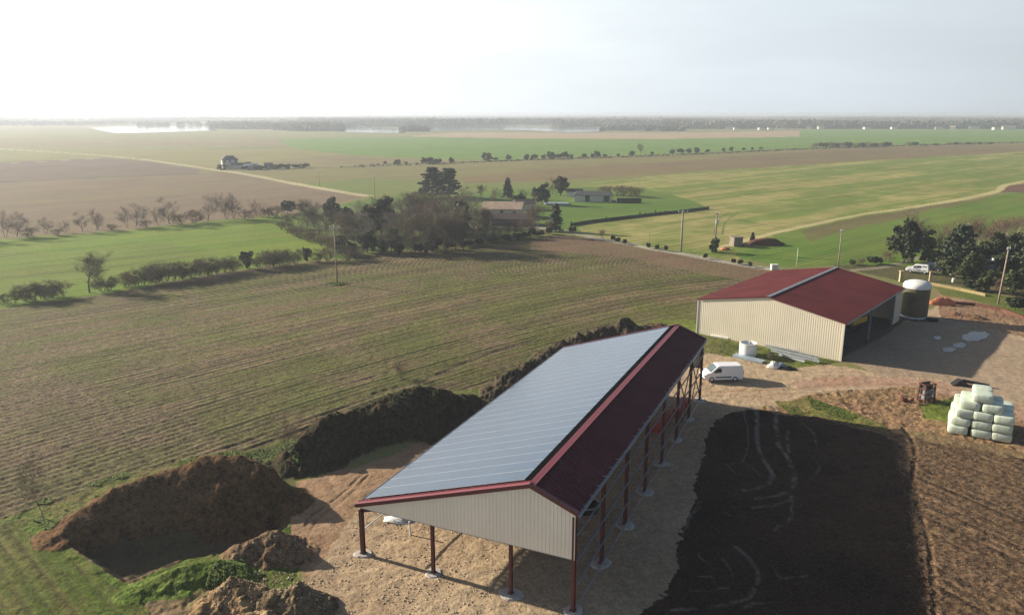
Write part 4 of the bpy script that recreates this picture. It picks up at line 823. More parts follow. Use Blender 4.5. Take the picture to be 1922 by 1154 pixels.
# things in the solar barn
p = G(1100, 957); t_ = MB(); t_.lathe([(.95, 0), (1.05, .55), (1.09, .62), (1.02, .62), (.92, .12), (.001, .12)], 32); o = t_.build('water_trough', ['tarp'], None, True); o.location = (p[0], p[1], 0); tag(o, 'round dark trough on the ground under the barn roof near the front corner', 'trough')
mb = MB(); mb.lathe([(1.04, .60), (1.12, .60), (1.12, .67), (1.04, .67), (1.04, .60)], 32); mb.build('rim', 'galv', o, True)
def red_machine(p, rz, label):
    r0 = empty('farm_implement', p, rz, label, 'farm machine', 'red machines under the barn roof')
    mb = MB(); mb.beam((-2.6, 0, .75), (2.6, 0, .75), .22, .22); mb.beam((-2.6, .7, .75), (2.6, .7, .75), .22, .22)
    for x in (-2.4, -1.2, 0, 1.2, 2.4): mb.beam((x, 0, .75), (x, .7, .75), .14, .16)
    mb.build('frame', 'red_mach', r0)
    mb = MB(); mb.box((0, .35, 1.1), (4.2, .8, .55)); mb.build('hopper', 'red_mach', r0, bevel=.06)
    for i in range(10):
        mb = MB(); x = -2.4 + i * .53; mb.tube([(x, .1, .75), (x, -.3, .55), (x, -.35, .25), (x, -.1, .02)], .03, 5); mb.build('tine', 'rust', r0)
    return r0
p = G(1247, 808); red_machine((p[0], p[1], .02), math.pi / 2 - HD, 'red farm implement under the barn roof, the nearer of two')
p = G(1286, 780); red_machine((p[0] - .2, p[1], .02), math.pi / 2 - HD, 'red farm implement under the barn roof, the farther of two')
o = blob('white_sheeting', 'whited', on(752, 974), (2.2, 1.3, .28), 9, 'crumpled white sheeting on the ground seen under the front gable', 'sheeting', 1.0)
a = on(771, 1003); mb = MB(); mb.tube([a, a + Vector((-.1, .1, 1.1))], .07, 8); tag(mb.build('plastic_pipe', 'whited'), 'short white pipe standing upright beside the white sheeting', 'pipe')
# rusty machine
p = on(1737, 752); rm = empty('rusty_machine', p, R(20), 'rusty brown upright farm machine standing on turned soil left of the bales', 'farm machine')
mb = MB()
for x in (-.75, .75):
    for y in (-.5, .5): mb.beam((x, y, 0), (x * .9, y * .8, 2.1), .14, .14)
for z in (.3, .9, 1.5, 2.05):
    for y in (-.5, .5): mb.beam((-.8, y * .9, z), (.8, y * .9, z), .12, .12)
    for x in (-.75, .75): mb.beam((x, -.5, z), (x, .5, z), .1, .1)
mb.build('frame', 'rust', rm)
mb = MB(); mb.tube([(-.5, 0, 1.1), (.5, 0, 1.1)], .42, 14); mb.tube([(-.55, 0, .5), (.6, 0, .5)], .3, 12); mb.build('drum', 'galvd', rm)
mb = MB(); mb.box((0, .1, 1.75), (1.1, .7, .4), 0, 0, .3); mb.build('cover', 'trim', rm)
mb = MB(); mb.tube([(-.1, -.55, 1.5), (.1, -.75, 1.55), (.2, -.7, 1.2), (0, -.6, .8)], .08, 8); mb.tube([(.35, -.55, 1.6), (.3, -.7, 1.3), (.4, -.6, .6)], .06, 8); mb.build('hoses', 'galv', rm)
p = on(1703, 756); fm = empty('plough_part', p, R(-15), 'small dark red iron implement on the soil left of the rusty machine', 'farm machine')
mb = MB(); mb.beam((-.6, 0, .25), (.6, 0, .25), .16, .16); mb.beam((-.5, 0, .2), (-.6, .3, .75), .12, .4); mb.beam((.4, 0, .2), (.55, .2, .6), .12, .4); mb.build('frame', 'steel_red', fm)
mb = MB(); mb.tube([(-.2, -.1, .28), (-.2, .1, .28)], .26, 14); mb.build('disc', 'rust', fm)
p = on(1802, 722); mb = MB(); mb.prism([(-1.0, 0), (1.1, 0), (.2, .62), (-.15, .75)], -.5, .5); mb.beam((.2, 0, .6), (3.0, -.5, .25), .35, .3); o = mb.build('folded_tarp', 'tarp'); o.location = p; o.rotation_euler.z = -.15; tag(o, 'black folded sheeting on the yard edge behind the bale stack', 'tarpaulin')
# bale stack
q0 = G(1820, 820); across = Vector((math.sin(R(120)), math.cos(R(120)), 0)); aw = 1.78; back = Vector((-across.y, across.x, 0))
brz = math.atan2(across.y, across.x)
def bale(ix, iy, iz, label, dx_=0, drz=0, tilt=0):
    rs = random.Random(ix * 31 + iy * 7 + iz * 3 + 5); c = Vector((q0[0], q0[1], 0)) + across * ((ix + .5) * aw + dx_ + rs.uniform(-.05, .05)) + back * ((iy + .5) * 1.72 + rs.uniform(-.06, .06)); z = .92 * iz
    mb = MB(); Lx, Ly, Lz = 1.72, 1.66, .90; n = 5; pts = {}
    # rounded, slightly sagging block
    vs = []; fs = []
    N_ = 6
    def P3(a, b, c_):
        e = 8.5; k = (abs(a) ** e + abs(b) ** e + abs(c_) ** e) ** (1 / e); s_ = 1 / k
        a, b, c_ = a * s_, b * s_, c_ * s_; bul = 1 + .05 * (1 - (2 * c_ * .5) ** 2) * (1 if max(abs(a), abs(b)) > .9 else 0)
        w_ = .012 * math.sin(9 * a + 3 * ix) * math.cos(7 * b + iz)
        return (a * Lx / 2 * bul, b * Ly / 2 * bul, Lz / 2 + c_ * Lz / 2 * (.985 + w_))
    for ax in range(3):
        for sg in (-1, 1):
            o = len(vs)
            for i in range(N_ + 1):
                for j in range(N_ + 1):
                    s1, s2 = math.sin((i / N_ * 2 - 1) * math.pi / 2), math.sin((j / N_ * 2 - 1) * math.pi / 2)
                    q = [0, 0, 0]; q[ax] = sg; q[(ax + 1) % 3] = s1; q[(ax + 2) % 3] = s2; vs.append(P3(*q))
            for i in range(N_):
                for j in range(N_):
                    f = (o + i * (N_ + 1) + j, o + (i + 1) * (N_ + 1) + j, o + (i + 1) * (N_ + 1) + j + 1, o + i * (N_ + 1) + j + 1); fs.append(f if sg > 0 else f[::-1])
    mb.add(vs, fs); b_ = mb.build('wrapped_bale', 'bale', None, True); b_.location = c + Vector((0, 0, z + ground_z(c.x, c.y))); b_.rotation_euler = (tilt, rs.uniform(-.02, .02), brz + drz + rs.uniform(-.04, .04))
    tag(b_, label, 'hay bale', 'pale green wrapped bales in the stack')
CN = {-1: 'left', 0: 'middle', 1: 'right'}; LN = ['bottom', 'second', 'third']; RN = ['front', 'middle', 'back']
for ix in (-1, 0, 1):
    for iy in range(3):
        for iz in range(3):
            if iy == 1 and iz == 0 and ix == 0: continue
            if ix == -1 and iz == 2 and iy == 0: bale(ix, iy, iz, 'leaning wrapped bale in the left column at the front, third layer', .18, .05, .0); continue
            bale(ix, iy, iz, f'pale wrapped bale, {CN[ix]} column, {LN[iz]} layer, {RN[iy]} row of the stack', (-.25 + .14 * iz) if ix == -1 else 0)
for k, (ix, iy, lb) in enumerate([(-.72, .08, 'left wrapped bale at the front of the fourth layer'), (.42, .03, 'right wrapped bale at the front of the fourth layer'), (-.72, 1.12, 'left wrapped bale at the back of the fourth layer'), (.42, 1.1, 'right wrapped bale at the back of the fourth layer'),
                                  (-.15, .1, 'topmost wrapped bale at the front of the stack'), (-.15, 1.12, 'topmost wrapped bale at the back of the stack')]):
    bale(ix, iy, 3 if k < 4 else 4, lb)
# walls, pillars, small structures on the right
mb = MB(); a, b_ = on(1752, 568), on(1782, 572)
o = blob('brick_wall', 'brick', on(1768, 572), (4.2, 1.0, 1.3), 12, 'broken orange brick wall to the right of the tank', 'brick wall', .5, 18); o.rotation_euler.z = -.2
pts = [on(1782, 570), on(1830, 574), (on(1880, 584)), on(1925, 600)]
mb = MB()
for a, b_ in zip(pts, pts[1:]): mb.beam(a + Vector((0, 0, .25)), b_ + Vector((0, 0, .25)), .4, .55)
tag(mb.build('low_wall', 'rust'), 'low reddish retaining wall running right from the orange brick wall', 'wall')
pts = [on(1745, 535), on(1800, 545), on(1850, 556)]; mb = MB()
for a, b_ in zip(pts, pts[1:]): mb.beam(a + Vector((0, 0, .25)), b_ + Vector((0, 0, .25)), .35, .5)
tag(mb.build('garden_wall', 'straw'), 'pale stone garden wall running right behind the tank', 'wall')
p = on(1690, 529); mb = MB(); mb.box((0, 0, 1.0), (.55, .55, 2.0)); mb.box((0, 0, 2.08), (.75, .75, .16)); o = mb.build('gate_pillar', 'stone', bevel=.03); o.location = p; tag(o, 'cream stone gate pillar behind the far corner of the red-roofed barn', 'pillar')
p = on(1745, 528); mb = MB(); mb.box((0, 0, .9), (.35, .35, 1.8)); mb.box((0, 0, 1.85), (.5, .5, .12)); o = mb.build('gate_pillar', 'stone', bevel=.03); o.location = p; tag(o, 'slim pale gate pillar right behind the lid of the tank', 'pillar')
p = on(1453, 506); mb = MB(); mb.box((0, 0, .55), (1.4, 1.1, 1.1)); mb.box((0, 0, 1.13), (1.5, 1.2, .06)); o = mb.build('meter_box', 'wrender', bevel=.04); o.location = p; tag(o, 'small white block cabinet at the road end behind the red roof', 'cabinet')
p = on(1381, 462); hut = empty('concrete_hut', p, R(12), 'small grey concrete hut with a flat top in the field', 'hut')
mb = MB(); mb.box((0, 0, 1.1), (2.3, 2.4, 2.2)); mb.build('wall', 'hutc', hut); mb = MB(); mb.box((0, 0, 2.27), (2.6, 2.7, .14)); mb.build('roof', 'hutc', hut); mb = MB(); mb.box((1.16, 0, .9), (.05, .9, 1.8)); mb.build('door', 'trim', hut)
o = blob('silage_clamp', 'rust', on(1436, 460), (9.5, 3.2, 1.7), 15, 'long low dark heap beside the concrete hut', 'heap', .25, 20); o.rotation_euler.z = .1
for k, (u, v, c) in enumerate([(1400, 462, 'straw'), (1362, 470, 'brick')]):
    blob('rubble_pile', c, on(u, v), (2.2, 1.2, .7), 20 + k, ['pale scrub pile between the concrete hut and the long dark heap', 'small orange rubble pile near the foot of the transformer pole'][k], 'pile', .8)
for k, (u, v) in enumerate([(1785, 515), (1789, 530), (1840, 523)]):
    p = on(u, v); mb = MB(); mb.tube([(0, 0, 0), (0, 0, .75)], [.28, .28], 12); o = mb.build('plastic_drum', 'whited', None); o.location = p; tag(o, ['white plastic drum on the grass above the garden wall, left one', 'white plastic drum just behind the garden wall, lower one', 'white plastic drum in the shade below the pale blue van'][k], 'drum')
p = on(1868, 497); mb = MB(); mb.box((0, 0, .7), (1.3, .9, 1.4)); o = mb.build('white_container', 'whited', bevel=.05); o.location = p; tag(o, 'white plastic container between the pale blue van and the wooden pole', 'container')

# ================================================================== HOUSES
def house(name, loc, rz, w_, d_, h_, rh, wall, roof, label, chim=True, wins=(), hip=0, cat='house'):
    r0 = empty(name, loc, rz, label, cat); mb = MB(); mb.box((0, 0, h_ / 2), (w_, d_, h_)); 
    if not hip: mb.prism([(-d_ / 2 + .02, h_), (d_ / 2 - .02, h_), (0, h_ + rh - .05)], -w_ / 2 + .02, w_ / 2 - .02, 0)
    mb.build('wall', wall, r0)
    mb = MB(); e = .4; vs = [(-w_ / 2 - e, -d_ / 2 - e, h_ - .1), (w_ / 2 + e, -d_ / 2 - e, h_ - .1), (w_ / 2 + e, d_ / 2 + e, h_ - .1), (-w_ / 2 - e, d_ / 2 + e, h_ - .1), (-w_ / 2 - e + hip, 0, h_ + rh), (w_ / 2 + e - hip, 0, h_ + rh)]
    lo = [(a, b, c - .14) for a, b, c in vs]; mb.add(vs + lo, [(0, 1, 5, 4), (2, 3, 4, 5), (0, 4, 3), (1, 2, 5), (6, 10, 11, 7), (8, 11, 10, 9), (0, 6, 7, 1), (2, 8, 9, 3), (1, 7, 8, 2), (3, 9, 6, 0)] if not hip else [(0, 1, 5, 4), (2, 3, 4, 5), (0, 4, 3), (1, 2, 5), (0, 6, 7, 1), (2, 8, 9, 3), (1, 7, 8, 2), (3, 9, 6, 0), (6, 9, 8, 7)])
    rf = mb.build('roof', roof, r0)
    if chim: mb = MB(); mb.box((w_ * .25, .4, h_ + rh * .9), (.6, .5, 1.2)); mb.build('chimney', wall, rf)
    for (x, z, ww, hh) in wins:
        mb = MB(); mb.box((x, -d_ / 2 - .02, z), (ww, .08, hh)); mb.build('window', 'glass', r0)
    return r0
p = on(945, 409); house('farmhouse', (p.x, p.y + 3, p.z), R(-8), 12, 8, 3.0, 1.8, 'render', 'tile', 'farmhouse with a pale clay tile roof among bare trees', True, [(-4, 1.6, 1, 1.2), (0, 1.4, 1, 2), (4, 1.6, 1, 1.2)])
p = on(962, 423); house('outbuilding', (p.x, p.y + 2, p.z), R(-4), 12, 6, 2.0, 1.3, 'hutc', 'tiled', 'long low outbuilding with a brown roof in front of the farmhouse', False, [(2, 1.2, .9, 1)], cat='outbuilding')
p = on(985, 395); house('outbuilding', (p.x, p.y + 2, p.z), R(10), 6, 5, 2.4, 1.2, 'wrender', 'tiled', 'small annexe with a pinkish roof behind the farmhouse, to its right', False, cat='outbuilding')
p = on(881, 432); mb = MB(); q = on(866, 414); mb.beam(p + Vector((2.4, -1.6, .5)), q + Vector((0, 0, .5)), .5, 1.0); tag(mb.build('stone_wall', 'stone'), 'pale stone wall slanting between the bare trees left of the farmhouse', 'wall')
p = on(1115, 379); bg_ = house('bungalow', (p.x, p.y + 3.5, p.z), R(-7), 13.5, 8, 2.6, 1.1, 'wrender', 'slate', 'white bungalow with a low dark roof and garage openings', False, [(-2.0, 1.2, 1.6, 2.2), (4.9, 1.3, 2.0, 2.2)], 1.5)
p = on(1085, 372); house('outbuilding', (p.x - 1, p.y + 6, p.z), R(-7), 6, 5, 2.2, .8, 'wrender', 'slate', 'small grey-roofed annexe at the left end of the white bungalow', False, cat='outbuilding')
p = on(1045, 383); mb = MB(); mb.box((0, 0, .18), (8.5, 4.5, .36)); mb.box((0, 0, .38), (7.6, 3.6, .04), 0, 0, 0); o = mb.build('pool_cover', 'bluesheet'); o.location = p; o.rotation_euler.z = .05; tag(o, 'pale green-blue covered swimming pool on the lawn left of the bungalow', 'pool cover')
p = on(1180, 381); mb = MB(); mb.box((0, 0, .9), (9, 1.6, 1.8)); o = mb.build('clipped_hedge', 'leafd', bevel=.2); o.location = p; tag(o, 'dark clipped hedge at the right end of the white bungalow', 'hedge')
p = on(432, 316); house('farmhouse', (p[0], p[1], 0), R(25), 9, 8, 5.2, 2.2, 'wrender', 'slate', 'white two-storey farmhouse beside the pale track at far left', True, [(-3, 1.6, 1.1, 1.4), (3, 1.6, 1.1, 1.4), (-3, 4.2, 1.1, 1.4), (3, 4.2, 1.1, 1.4), (0, 4.2, 1.1, 1.4)], 3)
for k, (u, v, w_) in enumerate([(447, 317, 6), (474, 318, 6), (505, 317, 4)]):
    p = on(u, v); house('outbuilding', (p[0], p[1], 0), R(12), w_, 5, 2.4, 1.2, 'wrender', 'slate' if k != 1 else 'galv', ['grey-roofed wing at the right side of the distant white farmhouse', 'low white outbuilding right of the distant white farmhouse', 'smallest white shed furthest right of the distant farmhouse'][k], False, cat='outbuilding')
vil = [(1368, 242, 14), (1381, 243, 9), (1431, 243.5, 16), (1446, 243, 12), (1471, 243.5, 14), (1518, 241.5, 10), (1540, 241.5, 13), (1628, 242, 16), (1678, 242, 12), (1718, 241, 12), (1745, 241, 11), (1762, 242.5, 14), (1788, 242.5, 10), (1828, 241.5, 20), (1870, 243, 14), (1892, 242.5, 24)]
for k, (u, v, w_) in enumerate(vil):
    p = G(u, v + .9); house('village_house', (p[0], p[1], 0), R(rnd.uniform(-30, 10)), w_, 9, 4.6, 3, 'wrender', rnd.choice(['tile', 'slate', 'tiled']), f'{ORD[k]} white house from the left in the village on the horizon', False, cat='house')['group'] = 'white houses of the village on the horizon'
for k, (u, v, w_) in enumerate([(436, 242.5, 16), (447, 242.5, 10), (1855, 223, 60)]):
    p = G(u, v); house('farm_building', (p[0], p[1], 0), R(10), w_, 12, 5, 3, 'wrender', 'slate', ['white barn between the two left floodwater patches, left one', 'white barn between the two left floodwater patches, right one', 'long pale building in the woods on the right horizon'][k], False, cat='farm building')

# ================================================================== POLES
def pole(u, vb, vt, r_, label, arm=None, mat_='wood', trans=False, cat='utility pole', rz=0, name='utility_pole'):
    p = on(u, vb); h_ = hgt(u, vb, vt); r0 = empty(name, p, rz, label, cat)
    mb = MB(); mb.tube([(0, 0, -.3), (0, 0, h_)], [r_, r_ * .7], 10); mb.build('shaft', mat_, r0, True)
    if arm:
        mb = MB(); mb.beam((-arm / 2, 0, h_ - .25), (arm / 2, 0, h_ - .25), .12, .12); ar = mb.build('crossarm', 'galv', r0)
        for s_ in (-.48, 0, .48):
            mb = MB(); mb.tube([(arm * s_, 0, h_ - .2), (arm * s_, 0, h_ + .18)], [.07, .05], 8); mb.build('insulator', 'whited', ar, True)
    if trans:
        mb = MB(); mb.tube([(.0, -.42, h_ - 2.6), (0, -.42, h_ - 1.6)], .28, 12); mb.build('transformer', 'galv', r0)
    return r0, p, h_
P1 = pole(633, 533, 425, .15, 'wooden pole with crossarm standing in a green tuft in the stubble field', 1.6, rz=.3)
P2 = pole(1278, 473, 396, .26, 'thick pole with a wide crossarm beside the road behind the field', 2.4, 'wood', rz=.2)
P3 = pole(1341, 472, 400, .22, 'pole carrying a transformer by the road, right of the crossarm pole', .9, 'wood', True)
pole(1495, 499, 466, .07, 'thin white post just behind the red roof, left of its ridge', None, 'whited', cat='post', name='white_post')
P4 = pole(1573, 500, 432, .14, 'slim wooden pole rising behind the ridge of the red roof', .5)
P5 = pole(1873, 571, 466, .16, 'leaning pale wooden pole beside the trees at the right', .5)
P5[0].rotation_euler = (0, R(2.2), 0)
pole(1219, 457, 425, .06, 'faint thin post in the grass left of the crossarm pole', None, 'wood', cat='post', name='thin_post')
pole(704, 372, 330, .12, 'distant thin pole beside the end of the pale track', .8)
pole(600, 350, 322, .10, 'distant thin pole halfway along the pale track', .8)
def wire(a, b_, label, sag=1.2, r_=.018):
    mb = MB(); a, b_ = Vector(a), Vector(b_); mb.tube([a.lerp(b_, t / 14) - Vector((0, 0, sag * 4 * (t / 14) * (1 - t / 14))) for t in range(15)], r_, 4); tag(mb.build('overhead_wire', 'trim'), label, 'wire')
top = lambda P_: P_[1] + Vector((0, 0, P_[2] - .05))
wire(top(P2), top(P3), 'short overhead wire between the crossarm pole and the transformer pole', .3)
wire(top(P3), top(P4), 'overhead wire from the transformer pole to the pole behind the red roof', 1.2)
wire(top(P2), G(840, 352, 9), 'overhead wire running left from the crossarm pole over the farmhouse', 2.0, .03)

# ================================================================== PLANTS
rs0 = np.random.RandomState(11)
def quads(cent, size, rs, elong=1.0, flat=0.0):
    """many small randomly turned leaf-cluster faces"""
    n = len(cent); a = rs.randn(n, 3); a /= np.linalg.norm(a, axis=1)[:, None]; b = rs.randn(n, 3)
    if flat: a[:, 2] *= (1 - flat)
    b -= a * (a * b).sum(1)[:, None] / (a * a).sum(1)[:, None]; b /= np.linalg.norm(b, axis=1)[:, None]; a /= np.linalg.norm(a, axis=1)[:, None]
    s = size * (.6 + .8 * rs.rand(n))[:, None]; a = a * s * elong; b = b * s
    v = np.stack([cent - a - b * .6, cent + a * .2 - b, cent + a + b * .5, cent - a * .3 + b], 1).reshape(-1, 3)
    f = np.arange(n * 4).reshape(n, 4); return v, f
def npmesh(name, v, f, mt):
    me = bpy.data.meshes.new(name); me.vertices.add(len(v)); me.vertices.foreach_set('co', v.astype(np.float32).ravel()); k = f.shape[1]
    me.loops.add(len(f) * k); me.loops.foreach_set('vertex_index', f.astype(np.int32).ravel()); me.polygons.add(len(f)); me.polygons.foreach_set('loop_start', np.arange(0, len(f) * k, k, dtype=np.int32))
    me.update(calc_edges=True); me.materials.append(M[mt]); o = bpy.data.objects.new(name, me); SC.collection.objects.link(o); return o
def leafy(name, h_, w_, mt, seed, n=2600, kind='round', trunk=.18, size=.22, cat='tree', bark='bark'):
    rs = np.random.RandomState(seed); r0 = empty(name, (0, 0, 0), 0, 'x', cat)
    tb = h_ * ({'bush': .0, 'round': .05, 'vase': .08}.get(kind, .12))
    if kind in ('conifer', 'cedar'):
        pts = []; lay = 16 if kind == 'conifer' else 9
        for i in range(lay):
            z = tb + (h_ - tb) * (i / lay) ** .95; rad = w_ / 2 * (1 - i / lay) ** (.85 if kind == 'conifer' else .55) + .12; nb = 9 if kind == 'conifer' else 8
            for j in range(nb):
                a = rs.rand() * 6.28; rr_ = rad * (.65 + .45 * rs.rand()); m = max(8, int(n / lay / nb)); t = rs.rand(m) ** .6
                px_ = rr_ * t; pts.append(np.stack([np.cos(a) * px_ + rs.randn(m) * .13 * (1 + t), np.sin(a) * px_ + rs.randn(m) * .13 * (1 + t), z - t * rr_ * (.22 if kind == 'conifer' else -.08) + rs.randn(m) * .12], 1))
        c = np.concatenate(pts)
    else:
        ncl = 34 if kind != 'bush' else 22; cc = rs.randn(ncl, 3); cc /= np.linalg.norm(cc, axis=1)[:, None]; cc *= (.35 + .75 * rs.rand(ncl))[:, None]
        if kind == 'vase': cc[:, :2] *= (.62 + .38 * (cc[:, 2] + 1) / 2)[:, None]; 
        ctr = np.array([0, 0, tb + (h_ - tb) / 2]); sc_ = np.array([w_ / 2 * .82, w_ / 2 * .82, (h_ - tb) / 2 * .86]); cc = ctr + cc * sc_
        rad = (.14 + .26 * rs.rand(ncl)) * w_ / 2; k = n // ncl; c = []
        for i in range(ncl):
            d = rs.randn(k, 3); d /= np.linalg.norm(d, axis=1)[:, None]; d *= (rad[i] * rs.rand(k) ** .4)[:, None]; c.append(cc[i] + d)
        c = np.concatenate(c)
    v, f = quads(c, size, rs, 1.2, .3 if kind == 'cedar' else 0); v[:, 2] = np.maximum(v[:, 2], .02)
    cr_ = npmesh('crown', v, f, mt); cr_.parent = r0
    mb = MB(); mb.tube([(0, 0, -.2), (.03 * h_ * .2, 0, h_ * .4), (0, .02 * h_, h_ * .85)], [trunk, trunk * .7, trunk * .2], 8)
    for i in range(6):
        a = i * 1.05 + seed; z = h_ * (.2 + .1 * i); mb.tube([(0, 0, z), (math.cos(a) * w_ * .3, math.sin(a) * w_ * .3, z + h_ * .12)], [trunk * .35, trunk * .1], 5)
    mb.build('trunk', bark, r0, True); return r0
def bare(name, h_, w_, mt, seed, trunk=.12, stems=1, ntw=1500, cat='tree', bark='bark', tww=.013, tl=.16, low=.18, limbs=9, top=1.0):
    """leafless tree: a trunk, forking limbs and a cloud of fine twigs that grow out of the limbs"""
    rs = random.Random(seed); rn = np.random.RandomState(seed); r0 = empty(name, (0, 0, 0), 0, 'x', cat); tm = MB(); seg = []
    def limb(p, d, l, r_, lev):
        n = 4; pts = [p]
        for i in range(n):
            d = (d + Vector((rs.gauss(0, .16), rs.gauss(0, .16), .07 if lev else .02))).normalized(); pts.append(pts[-1] + d * l / n)
        tm.tube(pts, [r_ * (1 - .75 * i / n) for i in range(n + 1)], 6 if lev < 1 else 4 if lev < 2 else 3, cap=False)
        if lev: seg.extend((pts[i], pts[i + 1], lev) for i in range(n))
        if lev < 3:
            for i in range(limbs if lev == 0 else 5 if lev == 1 else 4):
                t_ = rs.uniform(.35 if lev else low + .05, 1.0); k = min(n - 1, int(t_ * n)); q = pts[k].lerp(pts[k + 1], t_ * n - k)
                az = rs.uniform(0, 6.28); sp_ = rs.uniform(.45, 1.05) * (1.1 - .3 * t_); o_ = d.orthogonal().normalized(); o_.rotate(Matrix.Rotation(az, 3, d))
                limb(q, (d * math.cos(sp_) + o_ * math.sin(sp_)).normalized(), l * rs.uniform(.42, .62), r_ * (1 - .6 * t_) * .55, lev + 1)
    for s_ in range(stems):
        sd = .07 if stems == 1 else .30
        limb(Vector((rs.gauss(0, .01 if stems == 1 else .2), rs.gauss(0, .01 if stems == 1 else .2), -.1)), Vector((rs.gauss(0, sd), rs.gauss(0, sd), 1)).normalized(), h_ * rs.uniform(.62, .75), trunk, 0)
    P0 = np.array([list(a) for a, _, _ in seg]); P1 = np.array([list(b_) for _, b_, _ in seg]); lv = np.array([l for _, _, l in seg], float)
    pr = lv ** 1.6; pr /= pr.sum(); ix = rn.choice(len(seg), ntw, p=pr); t_ = rn.rand(ntw)[:, None]; A = P0[ix] * (1 - t_) + P1[ix] * t_
    D = P1[ix] - P0[ix]; D /= np.linalg.norm(D, axis=1)[:, None]; D += rn.randn(ntw, 3) * .55; D[:, 2] += .15; D /= np.linalg.norm(D, axis=1)[:, None]
    B = A + D * (h_ * tl * (.4 + .9 * rn.rand(ntw)))[:, None]
    k = ntw; A2 = A * .5 + B * .5; D2 = D + rn.randn(k, 3) * .5; D2 /= np.linalg.norm(D2, axis=1)[:, None]; B2 = A2 + D2 * (h_ * tl * .5 * (.4 + .9 * rn.rand(k)))[:, None]
    A = np.concatenate([A, A2]); B = np.concatenate([B, B2])
    zt = np.percentile(B[:, 2], 99.5); ws = np.percentile(np.abs(B[:, :2]), 97); fz, fx_ = h_ / zt, (w_ / 2) / ws
    sc_ = np.array([fx_, fx_, fz]); A = A * sc_; B = B * sc_; m = (A[:, 2] > .05) & (B[:, 2] > .05); A, B = A[m], B[m]
    tm.v = [(p[0] * fx_, p[1] * fx_, p[2] * fz) for p in tm.v]; tm.build('trunk', bark, r0, True)
    wv = rn.randn(len(A), 3); wv /= np.linalg.norm(wv, axis=1)[:, None]; wv *= tww
    v = np.stack([A - wv, A + wv, B + wv * .3], 1).reshape(-1, 3); f = np.arange(len(A) * 3).reshape(-1, 3)
    o = npmesh('crown', v, f, mt); o.parent = r0; return r0
PR = {  # prototypes with nominal height; the first use of each is the prototype itself
 'bareA': (bare('bare_tree', 7, 6, 'twig', 1, .12), 7), 'bareB': (bare('bare_tree', 7, 5, 'twig', 2, .09, 2), 7), 'bareC': (bare('bare_tree', 7, 7, 'twigo', 3, .14, 1, 2200), 7),
 'bareP': (bare('bare_tree', 7, 6.5, 'twigb', 4, .13, 1, 1900, bark='barkp'), 7), 'bareD': (bare('bare_tree', 7, 5.5, 'twigb', 5, .08, 3, 1700, low=.05), 7), 'bareK': (bare('bare_tree', 9, 11, 'twigo', 8, .30, 1, 1500, low=.12, limbs=7), 9),
 'bushA': (bare('bare_shrub', 2.6, 3.2, 'twigo', 6, .035, 6, 1250, 'shrub', tww=.014, tl=.2, low=.0, limbs=5), 2.6), 'bushB': (bare('bare_shrub', 2.6, 3.4, 'twigb', 7, .035, 6, 1250, 'shrub', tww=.014, tl=.2, low=.0, limbs=5), 2.6),
 'ever': (leafy('evergreen_tree', 8, 7, 'leafd', 1, 4200), 8), 'ever2': (leafy('evergreen_tree', 8, 6, 'leafm', 2, 3800), 8), 'vase': (leafy('clipped_evergreen', 4, 3.4, 'leafd', 3, 2200, 'vase', .1, .16), 4),
 'con': (leafy('conifer', 8, 4.6, 'leafb', 4, 4200, 'conifer', .14, .17), 8), 'cedar': (leafy('cedar', 8, 8, 'leafb', 5, 4500, 'cedar', .25, .2), 8),
 'bush': (leafy('evergreen_shrub', 2.4, 2.8, 'leafd', 6, 1500, 'bush', .05, .13, 'shrub'), 2.4), 'bushm': (leafy('green_shrub', 2.4, 3.0, 'leafm', 7, 1500, 'bush', .05, .13, 'shrub'), 2.4),
}
used = set()
def plant(k, u, vb, vt, label, group=None, wf=1.0, cat=None, loc=None, hh=None):
    src, nh = PR[k]; p = Vector(loc) if loc is not None else on(u, vb); h_ = hh if hh else hgt(u, vb, vt); s_ = max(.3, h_) / nh; ws = s_ * wf * rnd.uniform(.9, 1.1)
    if k not in used:
        used.add(k); src.location = p; src.rotation_euler = (0, 0, rnd.uniform(0, 6.28)); src.scale = (ws, ws, s_); src['label'] = label
        if group: src['group'] = group
        return src
    return copy_thing(src, p, rnd.uniform(0, 6.28), (ws, ws, s_), label, group)
# hedgerow between brown field and meadow (left)
hr = [(12, 392, 'B'), (32, 395, 'A'), (52, 425, 's'), (87, 405, 'B'), (106, 428, 's'), (122, 412, 'D'), (155, 396, 'A'), (183, 390, 'D'), (210, 420, 's'), (238, 385, 'B'), (255, 378, 'A'), (275, 412, 's'), (297, 387, 'D'), (318, 368, 'A'), (340, 400, 's'), (362, 393, 's'),
      (390, 363, 'A'), (425, 361, 'D'), (440, 360, 'B'), (460, 392, 's'), (483, 373, 'D'), (505, 390, 's'), (520, 384, 's'), (540, 374, 'e'), (575, 371, 'D'), (598, 378, 'B')]
for k, (u, vt, t) in enumerate(hr):
    vb = 447 - .083 * u + (3 if t == 's' else 0); nm = {'A': 'bareA', 'B': 'bareB', 'D': 'bareD', 's': 'bushB', 'e': 'bush'}[t]
    plant(nm, u, vb, vt, f'{ORD[k]} bare {"shrub" if t in "se" else "tree"} from the left in the hedgerow behind the green meadow', 'hedgerow between the brown field and the meadow', 1.1 if t != 's' else 1.6)
# left of frame continuation
for k, (u, t) in enumerate([(-25, 'bareA'), (-60, 'bareD')]): plant(t, u, 449 - .1 * u, 398 - .1 * u, f'bare hedgerow tree just past the left edge, {ORD[k]} outward', 'hedgerow between the brown field and the meadow')
